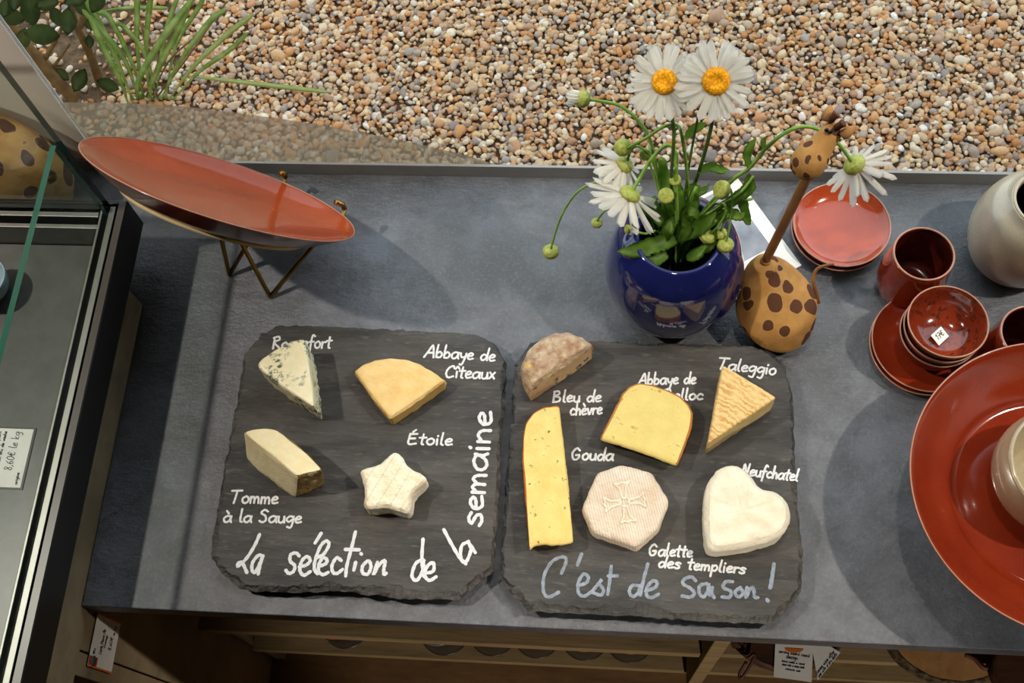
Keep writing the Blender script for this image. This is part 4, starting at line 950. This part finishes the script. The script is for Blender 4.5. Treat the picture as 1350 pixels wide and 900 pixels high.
# half-open bud at far left
def facing(px0, px1, z0, z1): return (U(px1[0], px1[1], z1)-U(px0[0], px0[1], z0)).normalized()
cb = U(766, 130, .245); nb_ = facing((775, 132), (745, 128), .245, .242)
t = thing('daisy', 'half-open daisy bud pointing left on a long arching stem', 'flower', root_v(-.008, 0), 'daisies in the blue vase')
calyx(t, cb, nb_, .0085, .0085)
tb_, bb_ = basis(nb_)
for i in range(14):
    a = 2*PI*i/14; d = (tb_*math.cos(a)+bb_*math.sin(a))
    petal(t, cb+d*.0062, (d*.9+nb_*.05).normalized(), nb_+d*.05, random.uniform(.011, .0150), .0026, 0, -.1, 'petal')
bm = nb(); lathe(bm, smooth_prof([(0, .008), (.005, .006), (.0068, 0)], 3), cb, 20, nb_.to_track_quat('Z', 'Y').to_matrix()); link('flower_core', bm, MAT['petalcream'], t)
stem(t, [root_v(-.008, 0), in_vase(880, 285), (866, 225, .19), (853, 175, .225), (822, 142, .24), (790, 133, .245), cb-nb_*.006], .0019)
# nodding withered head
ch_ = U(821, 194, .215); nh = facing((832, 198), (812, 190), .22, .205)
t = thing('withered_daisy', 'withered round daisy head nodding above the left drooping daisy', 'flower', root_v(0, -.004), 'daisies in the blue vase')
calyx(t, ch_, nh, .0085, .008, flat=.55); stem(t, [root_v(0, -.004), in_vase(905, 285), (906, 232, .2), (899, 180, .25), (892, 165, .256), (875, 167, .25), (850, 183, .235), ch_-nh*.006], .0018)
# first drooping daisy
cd = U(822, 218, .195); ndp = (facing((828, 212), (806, 224), .2, .185)+Vector((-.2, -.1, -.5))).normalized()
t = thing('daisy', 'drooping white daisy hanging left of the stems, the upper of two', 'flower', root_v(-.01, -.005), 'daisies in the blue vase')
calyx(t, cd-ndp*.001, ndp, .009, .006); head(t, cd, ndp, .030, .0085, 20, (.3, .7), (-.1, .1), .0034)
stem(t, [root_v(-.01, -.005), in_vase(876, 300), (866, 232, .185), (856, 206, .205), (842, 193, .212), (832, 198, .208), cd-ndp*.005], .0015)
# second drooping daisy
ce = U(829, 258, .190); ne = (facing((838, 243), (815, 285), .2, .17)+Vector((-.25, 0, -.35))).normalized()
t = thing('daisy', 'drooping white daisy spread over the vase edge, the lower of two', 'flower', root_v(.004, -.01), 'daisies in the blue vase')
calyx(t, ce-ne*.001, ne, .0105, .007); head(t, ce, ne, .041, .010, 21, (.25, .55), (-.05, .15), .0042)
stem(t, [root_v(.004, -.01), in_vase(893, 312), (891, 245, .195), (891, 203, .22), (880, 191, .224), (860, 208, .215), (845, 232, .203), ce-ne*.005], .0021)
# hanging buds, left
def bud(label, c, n, r, pts, m='sepal', L=.7, core=True):
    t = thing('daisy_bud', label, 'flower bud', root_v(random.uniform(-.012, .012), random.uniform(-.012, .012)), 'daisy buds in the blue vase')
    calyx(t, c, n, r, r*L, m, 'bud_head', flat=.45); stem(t, [Vector(t['base'])]+pts+[c-n*r*.5], .0013); return t
DN = Vector((0, -.1, -1)).normalized()
b1 = bud('round green bud hanging lowest at the far left of the bouquet', U(726, 332, .10), DN, .0085, [in_vase(868, 300), (835, 255, .17), (796, 240, .185), (771, 246, .18), (752, 264, .16), (737, 292, .135)])
bud('small green bud hanging between the blue vase and the lowest bud', U(787, 294, .135), DN, .0058, [in_vase(862, 300), (838, 270, .16), (818, 268, .165), (801, 275, .155), (791, 285, .146)])
bud('brownish round bud in the middle of the stems', U(878, 258, .19), (TOCAM(U(878, 258, .19))).normalized(), .0078, [in_vase(895, 300), (893, 275, .16), (880, 262, .18)])
bud('tiny green bud under the lower drooping daisy', U(827, 302, .15), Vector((-.8, -.2, .3)).normalized(), .0048, [in_vase(870, 310), (850, 308, .148), (838, 305, .15)])
bud('withered brown bud at the right top of the vase', U(951, 250, .20), (TOCAM(U(951, 250, .2))+Vector((-.8, .2, 0))).normalized(), .0092, [in_vase(915, 300), (925, 284, .165), (942, 266, .19)])
br_ = bud('ribbed green bud hanging over the vase rim, lowest of the right three', U(956, 323, .145), DN, .0085, [in_vase(925, 290), (945, 258, .19), (958, 247, .195), (965, 256, .19), (963, 290, .17), (959, 312, .155)])
bud('ribbed green bud hanging over the vase rim, leftmost of the right three', U(932, 312, .150), (DN+Vector((-.5, 0, 0))).normalized(), .0082, [in_vase(930, 285), (952, 268, .185), (957, 280, .178), (948, 296, .165)])
bud('small green bud half hidden between the right three buds', U(949, 308, .150), DN, .0070, [in_vase(928, 288), (955, 275, .18), (956, 288, .17), (953, 298, .162)])
bud('small green bud among the upper stems', U(890, 237, .2), TOCAM(U(890, 237, .2)), .0058, [in_vase(893, 290), (892, 262, .18), (891, 246, .195)])
bud('small bud behind the withered nodding head', U(851, 203, .2), TOCAM(U(851, 203, .2)), .006, [in_vase(880, 290), (868, 250, .17), (858, 220, .19)])
# right drooping daisy on a long stem
cf = U(1128, 219, .215); nf = (facing((1118, 204), (1138, 236), .22, .19)+Vector((.25, 0, -.2))).normalized()
t = thing('daisy', 'white daisy drooping to the right behind the giraffe head', 'flower', root_v(.012, 0), 'daisies in the blue vase')
calyx(t, cf-nf*.001, nf, .0105, .008); head(t, cf, nf, .034, .0095, 18, (.35, .9), (-.1, .15), .0036, arc=lambda d: True)
stem(t, [root_v(.012, 0), in_vase(915, 300), (960, 243, .19), (988, 221, .21), (1010, 195, .23), (1035, 175, .245), (1058, 167, .25), (1080, 171, .25), (1104, 188, .24), cf-nf*.006], .0021)
leafm(t, [(988,222,.21),(985,205,.222),(990,192,.23),(997,182,.235)], .0042, 5); leafm(t, [(1008,196,.228),(1006,188,.235),(1010,180,.24)], .0025, 3)
# leafy stems
lf = thing('daisy_leaves', 'tuft of toothed green leaves spreading over the mouth of the blue vase', 'leaves', root_v(0, 0))
for pts, w in (([(892,316,.137),(872,321,.142),(840,330,.142),(813,331,.135)], .0092), ([(880,335,.135),(860,345,.137),(845,352,.13),(829,368,.118)], .0088), ([(897,314,.138),(915,304,.15),(930,295,.165),(945,278,.175)], .0085),
  ([(900,300,.14),(898,270,.17),(894,250,.18),(896,238,.185)], .006), ([(890,300,.14),(870,290,.15),(862,270,.16),(864,258,.165)], .0062), ([(905,300,.14),(915,270,.17),(912,250,.18),(925,252,.185),(936,243,.19)], .006),
  ([(915,300,.14),(950,275,.17),(975,262,.18),(985,290,.165),(990,296,.16)], .005), ([(912,300,.14),(960,268,.18),(982,250,.19),(985,230,.2)], .0055), ([(930,300,.14),(960,282,.17),(975,285,.172),(982,278,.175)], .0055),
  ([(925,330,.135),(935,322,.145),(945,300,.16)], .006), ([(905,340,.132),(918,335,.142),(932,322,.148)], .006), ([(888,290,.14),(878,250,.175),(873,215,.2),(872,207,.2)], .005), ([(900,305,.14),(905,280,.165),(915,280,.17),(920,290,.165)], .006),
  ([(885,310,.138),(890,290,.15),(882,300,.15),(880,312,.142)], .006), ([(935,290,.15),(985,255,.185),(990,240,.195),(987,228,.2)], .004), ([(895,320,.135),(905,300,.15),(900,285,.16)], .007), ([(870,320,.135),(880,305,.15),(885,290,.155)], .0065)):
    leafm(lf, pts, w)
for pts in ([(915,300,VH-.01),(945,275,.175),(975,255,.19),(994,232,.2)], [(905,310,VH-.01),(935,290,.16),(960,270,.18),(992,262,.18)], [(910,320,VH-.02),(925,310,.15),(945,290,.17)], [(900,300,VH-.02),(912,260,.18),(918,246,.19)]):
    stem(lf, [root_v(0, 0)]+pts, .0017)

# ------------------------------------------------------------------ giraffe figurine and its larger neighbour
def giraffe_body(parent, rings, m):
    P = catmull([Vector((r[0], r[1], r[2])) for r in rings], 5); RR = catmull([Vector((r[3], r[4], 0)) for r in rings], 5)
    bm = nb(); n = 48; rows = []
    for p, r in zip(P, RR): rows.append([bm.verts.new(p+Vector((r.x*math.cos(2*PI*k/n), r.y*math.sin(2*PI*k/n), 0))) for k in range(n)])
    for a_, b_ in zip(rows, rows[1:]):
        for k in range(n): bm.faces.new((a_[k], a_[(k+1) % n], b_[(k+1) % n], b_[k]))
    bm.faces.new(rows[0][::-1]); bm.faces.new(rows[-1]); link('body', bm, MAT[m], parent)
gb = U(1024, 440, 0)
gf = thing('giraffe_figurine', 'small spotted pottery giraffe with a bamboo neck beside the blue vase', 'figurine', (gb.x, gb.y, 0))
bm = nb(); lathe(bm, [(0, 0), (.025, 0), (.0262, .004), (.0255, .010), (0, .010)], (gb.x, gb.y+.002, 0), 40); link('foot', bm, MAT['claydark'], gf, label='dark brown foot')
q1, q2, q3 = U(1024, 402, .042), U(1016, 372, .068), U(1008, 347, .094)
giraffe_body(gf, [(gb.x, gb.y+.002, .008, .026, .026), (gb.x-.0003, gb.y+.0045, .018, .0350, .034), (q1.x, q1.y-.003, .036, .0425, .040), (q1.x-.0005, q1.y+.002, .052, .0395, .038), (q2.x, q2.y, .068, .0300, .031), (q3.x+.002, q3.y-.002, .084, .0165, .018), (q3.x, q3.y, .094, .0105, .0115)], 'clay')
np0, np1 = U(1007, 348, .088), U(1072, 218, .262)
bm = nb(); tube(bm, catmull([np0, np0.lerp(np1, .5), np1], 10), .0047, 14); link('neck', bm, MAT['bamboo'], gf, label='smooth brown bamboo neck')
bm = nb(); tube(bm, [np0.lerp(np1, .03), np0.lerp(np1, .055)], .0056, 16); link('neck_collar', bm, MAT['clayplain'], gf)
# head: loft from muzzle to crown
h0, h1 = U(1067, 212, .270), U(1103, 166, .288)
ax = (h1-h0).normalized(); hr = [(-.0165, .004), (-.014, .010), (-.008, .0148), (0, .0160), (.008, .0145), (.016, .0115), (.024, .0100), (.031, .0092), (.036, .0065), (.038, .002)]
L = (h1-h0).length; bm = nb(); lathe(bm, [(r_, z_*L/.036) for z_, r_ in smooth_prof([(z+1, r) for z, r in hr], 3) and [(z, r) for z, r in hr]], h0, 32, ax.to_track_quat('Z', 'Y').to_matrix())
hd = link('head', bm, MAT['clayhead'], gf)
toc = TOCAM(h1)
def part(name, pts, r, m, seg=10, par=hd): bm = nb(); tube(bm, catmull(pts, 5), r, seg); return link(name, bm, MAT[m], par)
part('ear', [U(1089, 160, .292), U(1092, 149, .296), U(1095, 138, .298)], lambda t: .0045*math.sin(PI*min(1, .25+t*.75))+.0006, 'clayplain')
part('ear', [U(1110, 180, .290), U(1119, 173, .294), U(1129, 166, .296)], lambda t: .0045*math.sin(PI*min(1, .25+t*.75))+.0006, 'clayplain')
for a_, b_ in (((1095, 159), (1103, 150)), ((1103, 168), (1112, 162))):
    part('horn', [U(*a_, .293), U((a_[0]+b_[0])/2, (a_[1]+b_[1])/2, .300), U(*b_, .303)], lambda t: .0032+.002*max(0, t-.6), 'claydark')
for p in ((1089.5, 171.5), (1094.5, 174)):
    e = U(*p, .288); e = e+TOCAM(e)*.0075; bm = nb(); bmesh.ops.create_uvsphere(bm, u_segments=14, v_segments=10, radius=.0019, matrix=Matrix.Translation(e)); link('eye', bm, MAT['bead'], hd)
part('tail', [U(1079, 399, .03), U(1076, 385, .042), U(1072, 368, .056), U(1078, 354, .064), U(1099, 347, .068)], lambda t: .0022-.0006*t, 'bamboo', par=gf)
# larger figure behind the case
bgc = U(96, 250, .05); gx = bgc.x-.071
g2 = thing('giraffe_figurine', 'large spotted pottery giraffe body behind the glass of the display case', 'figurine', (gx, .6575, 0))
bm = nb(); lathe(bm, [(0, 0), (.040, 0), (.042, .006), (.040, .012), (0, .012)], (gx, .6575, 0), 40); link('foot', bm, MAT['claydark'], g2, label='dark brown foot')
giraffe_body(g2, [(gx, .6575, .010, .040, .040), (gx, .6575, .03, .063, .046), (gx, .6575, .068, .071, .049), (gx-.004, .6575, .115, .066, .047), (gx-.016, .6575, .155, .047, .038), (gx-.030, .6575, .19, .022, .022), (gx-.036, .6575, .21, .014, .014)], 'claybig')
bm = nb(); tube(bm, [(gx-.036, .6575, .205), (gx-.052, .6575, .30), (gx-.06, .6575, .40)], .008, 14); link('neck', bm, MAT['bamboo'], g2, label='smooth brown bamboo neck')

# ------------------------------------------------------------------ booklet, cards, tags
bk_c = [U(928,372,.001), U(1056,350,.001), U(966,236,.001), U(905,266,.001)]
A_, B_, C_ = U(1056, 351, .001), U(972, 236, .001), U(880, 440, .001)
eu = (B_-A_); ev = Vector((-eu.y, eu.x, 0)).normalized()*.115
if ev.x > 0: ev = -ev
bl = A_+ev; br = A_; tr = B_; tl = B_+ev
bo = thing('booklet', 'white booklet with a grey photograph on its cover lying behind the blue vase', 'booklet', ((A_+B_)/2+ev*.5)*1)
bm = nb(); n_ = 8
for k in range(1):
    vs = [bm.verts.new(p) for p in (bl, br, tr, tl)]; vt = [bm.verts.new(p+Vector((0, 0, .003))) for p in (bl, br, tr, tl)]
    bm.faces.new(vs[::-1]); bm.faces.new(vt)
    for i in range(4): bm.faces.new((vs[i], vs[(i+1) % 4], vt[(i+1) % 4], vt[i]))
bmesh.ops.recalc_face_normals(bm, faces=bm.faces); link('pages', bm, MAT['paper'], bo, smooth=False)
def onb(u, v, dz=.0032): p = br+(tr-br)*u+(bl-br)*v; return Vector((p.x, p.y, p.z+dz-.0))
def quad(name, pts, m, parent, label=None):
    bm = nb(); A = [bm.verts.new(p) for p in pts]; B = [bm.verts.new(p+Vector((0, 0, .00015))) for p in pts]; bm.faces.new(A[::-1]); bm.faces.new(B)
    for i in range(len(A)): bm.faces.new((A[i], A[(i+1) % len(A)], B[(i+1) % len(A)], B[i]))
    bmesh.ops.recalc_face_normals(bm, faces=bm.faces)
    return link(name, bm, m, parent, smooth=False, label=label)
quad('cover_photograph', [onb(.27, .14), onb(.97, .14), onb(.97, .95), onb(.27, .95)], MAT['greyprint'], bo, 'grey cover photograph')
arcp = [onb(.62, .42, .0034)]+[onb(.62+.20*math.cos(x), .42+.28*math.sin(x), .0034) for x in [PI*k/12 for k in range(13)]]
quad('cover_shape', [onb(.48, .50, .0034), onb(.62, .40, .0034), onb(.70, .46, .0034), onb(.72, .62, .0034), onb(.66, .9, .0034), onb(.46, .9, .0034)], MAT['darkprint'], bo, 'darker curved shape in the photograph')
lt = []
ub = (tr-br).normalized(); vb = (bl-br).normalized()
cc = [onb(.33, .55), onb(.33, .20), onb(.44, .20), onb(.44, .55)]
card_text(bo, [onb(.30, .62, .003), onb(.30, .25, .003), onb(.46, .25, .003), onb(.46, .62, .003)], [('Classe', .1, .25, .9, .25, .3)], MAT['inkpale'], .0006)
card_text(bo, [onb(.10, .85, .003), onb(.10, .35, .003), onb(.24, .35, .003), onb(.24, .85, .003)], [('au tour de Noel', .1, .25, .95, .25, .3)], MAT['inkpale'], .0005)
# price card in the case
cz = .0606
pc = [U(27, 643, cz), U(45, 566, cz), U(-60, 536, cz), U(-78, 613, cz)]
# lie flat: keep it square to itself
e1 = pc[1]-pc[0]; e2 = Vector((-e1.y, e1.x, 0)).normalized()*.085
pc = [pc[0], pc[1], pc[1]+e2, pc[0]+e2]
prc = thing('price_card', 'white price card with black edge lying inside the display case', 'price card', (pc[0]+pc[2])/2)
mid = (pc[0]+pc[2])/2
flat_card('backing', [mid+(p-mid)*1.055 for p in pc], MAT['black'], prc, .0004, 'black card edge')
pw = [p+Vector((0, 0, .0004)) for p in pc]; flat_card('card', pw, MAT['paper'], prc, .0003)
card_text(prc, pw, [('8,60€ le kg', .28, .16, .95, .16, .05), ('au lait cru de vache', .3, .33, .95, .33, .022), ('affine en cave a point', .2, .40, .95, .40, .022), ('pate molle fleurie', .12, .47, .9, .47, .022), ('origine', .05, .05, .25, .05, .02)], MAT['ink'], .0007)
# tag hanging on the cabinet's side
tx = FX+.0012
tc = [atX(117, 878, tx), atX(128, 805.5, tx), atX(159, 813, tx), atX(150, 880, tx)]
hy0, hy1 = tc[0].y, tc[1].y; hz1 = (tc[0].z+tc[1].z)/2; hz0 = (tc[2].z+tc[3].z)/2
tcc = [Vector((tx, hy0, hz0)), Vector((tx, hy1, hz0)), Vector((tx, hy1, hz1)), Vector((tx, hy0, hz1))]
tg_ = thing('price_tag', 'white price tag with orange corner mark stuck to the oak cabinet below the counter', 'price tag', (tx, (hy0+hy1)/2, hz0))
def xcard(name, y0, y1, z0_, z1_, x, m, par, label=None):
    bm = nb(); box(bm, x-.0003, x, y0, y1, z0_, z1_); return link(name, bm, m, par, smooth=False, label=label)
xcard('card', hy0, hy1, hz0, hz1, tx, MAT['paper'], tg_)
LY, LZ = hy1-hy0, hz1-hz0
xcard('border', hy1-LY*.04, hy1, hz0, hz1, tx+.0002, MAT['orange'], tg_, 'orange end strip'); xcard('border', hy0, hy0+LY*.035, hz0, hz1, tx+.0002, MAT['orange'], tg_, 'orange end strip')
lg = xcard('logo_square', hy0+LY*.035, hy0+LY*.2, hz1-LZ*.34, hz1, tx+.0002, MAT['redprint'], tg_, 'red square emblem with a grey shape')
bm = nb(); lathe(bm, [(0, 0), (LZ*.09, 0), (LZ*.09, .0002), (0, .0002)], (tx+.0002, hy0+LY*.115, hz1-LZ*.18), 24, Matrix.Rotation(PI/2, 3, 'Y')); link('emblem', bm, MAT['darkprint'], tg_)
card_text(tg_, [p+Vector((.0001, 0, 0)) for p in tcc], [('Carte Pierre Air', .27, .58, .75, .58, .055), ('Fromage', .42, .47, .66, .47, .035), ('8,60€', .4, .22, .66, .22, .06), ('le kg', .7, .18, .88, .18, .035), ('150 g', .24, .85, .34, .85, .03)], MAT['ink'], .0007)

# ------------------------------------------------------------------ things in the case and on the shelves
ib = U(-14, 378, .075)
ibt = thing('bowl', 'pale blue bowl inside the display case at the left edge', 'bowl', (ib.x, ib.y, .0602))
prof = smooth_prof([(0, .006), (.012, .007), (.022, .018), (.0255, .034)], 5); out = smooth_prof([(.027, .035), (.024, .018), (.014, .003), (.012, 0)], 5)
bm = nb(); lathe(bm, prof+out+[(0, 0)], (ib.x, ib.y, .0602), 48); link('body', bm, MAT['iceblue'], ibt)
bm = nb(); tube(bm, [(ib.x+.0262*math.cos(2*PI*k/48), ib.y+.0262*math.sin(2*PI*k/48), .0602+.035) for k in range(49)], .001, 6, False); link('rim', bm, MAT['iceblue'], ibt)
def jar(px, label, R=.035, warm='brass'):
    p = U(px, 838, -.46); t = thing('jar', label, 'jar', (p.x, .262+R*.2, -.549), 'round tins on the lower shelf'); c = (p.x, .262+R*.2, -.549)
    bm = nb(); lathe(bm, smooth_prof([(0, 0), (R*.95, 0), (R, .006), (R, .075), (R*.94, .085)], 3)+[(R*.9, .086), (R*.88, .06), (0, .058)], c, 48); link('body', bm, MAT['jar'], t)
    bm = nb(); tube(bm, [(c[0]+R*.95*math.cos(2*PI*k/48), c[1]+R*.95*math.sin(2*PI*k/48), c[2]+.086) for k in range(49)], .003, 8, False); link('rim', bm, MAT[warm], t, label='paler rim')
    return t
for px, lb, w_ in ((437, 'round tin with red rim, first from the left on the lower shelf', 'redprint'), (575, 'round tin with grey-blue rim, second from the left on the lower shelf', 'darkprint'), (642, 'round tin with yellow rim, third from the left on the lower shelf', 'brass'), (704, 'round tin with yellow rim, fourth from the left on the lower shelf', 'brass'), (770, 'round tin with dull rim, fifth from the left on the lower shelf', 'shelfwood'), (832, 'round tin with dull rim, nearest to the upright divider on the lower shelf', 'shelfwood')):
    jar(px, lb, .034 if px != 575 else .037, w_)
def slab(name, label, c, R, th, squash, ang, mats, n=48, rough=.05, group=None):
    t = thing(name, label, 'serving board', c, group); bm, bk2 = nb(), nb(); top, bot, rim = [], [], []
    ring = []
    for k in range(n):
        a = 2*PI*k/n; r = R*(1+rough*noise.noise(Vector((math.cos(a)*2, math.sin(a)*2, R*90)))+rough*.4*noise.noise(Vector((math.cos(a)*6, math.sin(a)*6, 3))))
        x, y = r*math.cos(a), r*squash*math.sin(a); ca, sa = math.cos(ang), math.sin(ang); ring.append(Vector((c[0]+x*ca-y*sa, c[1]+x*sa+y*ca, c[2])))
    cc_ = Vector(c)
    A = [bm.verts.new(cc_.lerp(p, .94)+Vector((0, 0, .0003))) for p in ring]; B = [bm.verts.new(cc_.lerp(p, .94)+Vector((0, 0, th))) for p in ring]
    for i in range(n): bm.faces.new((A[i], A[(i+1) % n], B[(i+1) % n], B[i]))
    bm.faces.new(B); bm.faces.new(A[::-1]); link('board', bm, mats[0], t, smooth=False)
    rr = []
    for zz, k in ((0.0004, .93), (0.0004, .985), (th*.5, 1.03), (th*.97, .98), (th*.97, .93)):
        rr.append([bk2.verts.new(Vector((0, 0, zz))+cc_.lerp(p, k*(1+.012*noise.noise(p*160+Vector((0, 0, zz*300)))))) for p in ring])
    for A, B in zip(rr, rr[1:]+rr[:1]):
        for i in range(n): bk2.faces.new((A[i], A[(i+1) % n], B[(i+1) % n], B[i]))
    link('bark_edge' if mats[1] == MAT['bark'] else 'edge', bk2, mats[1], t); return t
wz = -.2998
sb = slab('serving_board', 'round dark wooden serving board with paper tags under the counter', (.2285, .275, wz), .078, .02, 1, 0, (MAT['walnut'], MAT['walnut']), rough=.02)
bm = nb(); P = [U(985, 868, wz+.03), U(995, 862, wz+.032), U(990, 875, wz+.028), U(978, 893, wz+.02), U(975, 888, wz+.02), U(984, 872, wz+.028)]
tube(bm, catmull(P, 6), .002, 8); link('leather_cord', bm, MAT['leather'], sb, label='brown leather cord loop')
bs = slab('serving_board', 'oval pale wood slab with rough bark edge at the far right under the counter', (.435, .262, wz), .095, .028, .72, .12, (MAT['slabwood'], MAT['bark']), rough=.10)
bm = nb(); P = [U(1272, 862, wz+.032), U(1285, 868, wz+.034), U(1298, 880, wz+.034), U(1312, 876, wz+.034), U(1335, 870, wz+.034)]
tube(bm, catmull(P, 6), .0032, 8); link('leather_cord', bm, MAT['leather'], bs, label='brown leather cord')
slab('serving_board', 'dark brown round board in the lower right corner under the counter', (.520, .215, -.27), .062, .018, .8, .5, (MAT['walnut'], MAT['walnut']), rough=.04)
tz = wz+.021
def tagcard(name, label, px, z):
    cs4 = [U(x, y, z) for x, y in px]; t = thing(name, label, 'paper tag', (cs4[0]+cs4[2])/2, 'paper tags on the serving board'); flat_card('card', cs4, MAT['paper'], t); return t, cs4
t1, c4 = tagcard('paper_tag', 'white paper tag reading serving board round under the counter edge', [(1020, 892), (1070, 899), (1072, 850), (1022, 848)], tz+.002)
card_text(t1, c4, [('serving board round', .1, .74, .92, .72, .05), ('design', .3, .60, .62, .59, .06), ('hand made in wood', .2, .48, .8, .47, .025), ('clean with a damp cloth', .2, .38, .8, .37, .025), ('natural oak', .3, .26, .7, .25, .025)], MAT['ink'], .0006)
o_ = [c4[0].lerp(c4[1], .25).lerp(c4[3].lerp(c4[2], .25), .88), c4[0].lerp(c4[1], .75).lerp(c4[3].lerp(c4[2], .75), .88)]
m_ = (o_[0]+o_[1])/2; rad = (o_[1]-o_[0]).length*.5; dx = (o_[1]-o_[0]).normalized(); dy = (c4[3]-c4[0]).normalized()
quad('printed_arc', [m_+dx*rad*math.cos(PI+PI*k/14)+dy*rad*.45*math.sin(PI+PI*k/14)+Vector((0, 0, .0005)) for k in range(15)], MAT['orange'], t1, 'orange printed half disc')
t2, c4 = tagcard('paper_tag', 'white paper tag with slanted writing behind the other tag under the counter edge', [(1078, 897), (1108, 860), (1092, 850), (1070, 850)], tz)
card_text(t2, [U(1080, 895, tz), U(1106, 862, tz), U(1094, 856, tz), U(1072, 886, tz)], [('please wipe after', .02, .5, .95, .5, .18), ('use with a dry cloth', .02, .1, .95, .1, .18)], MAT['ink'], .0006)
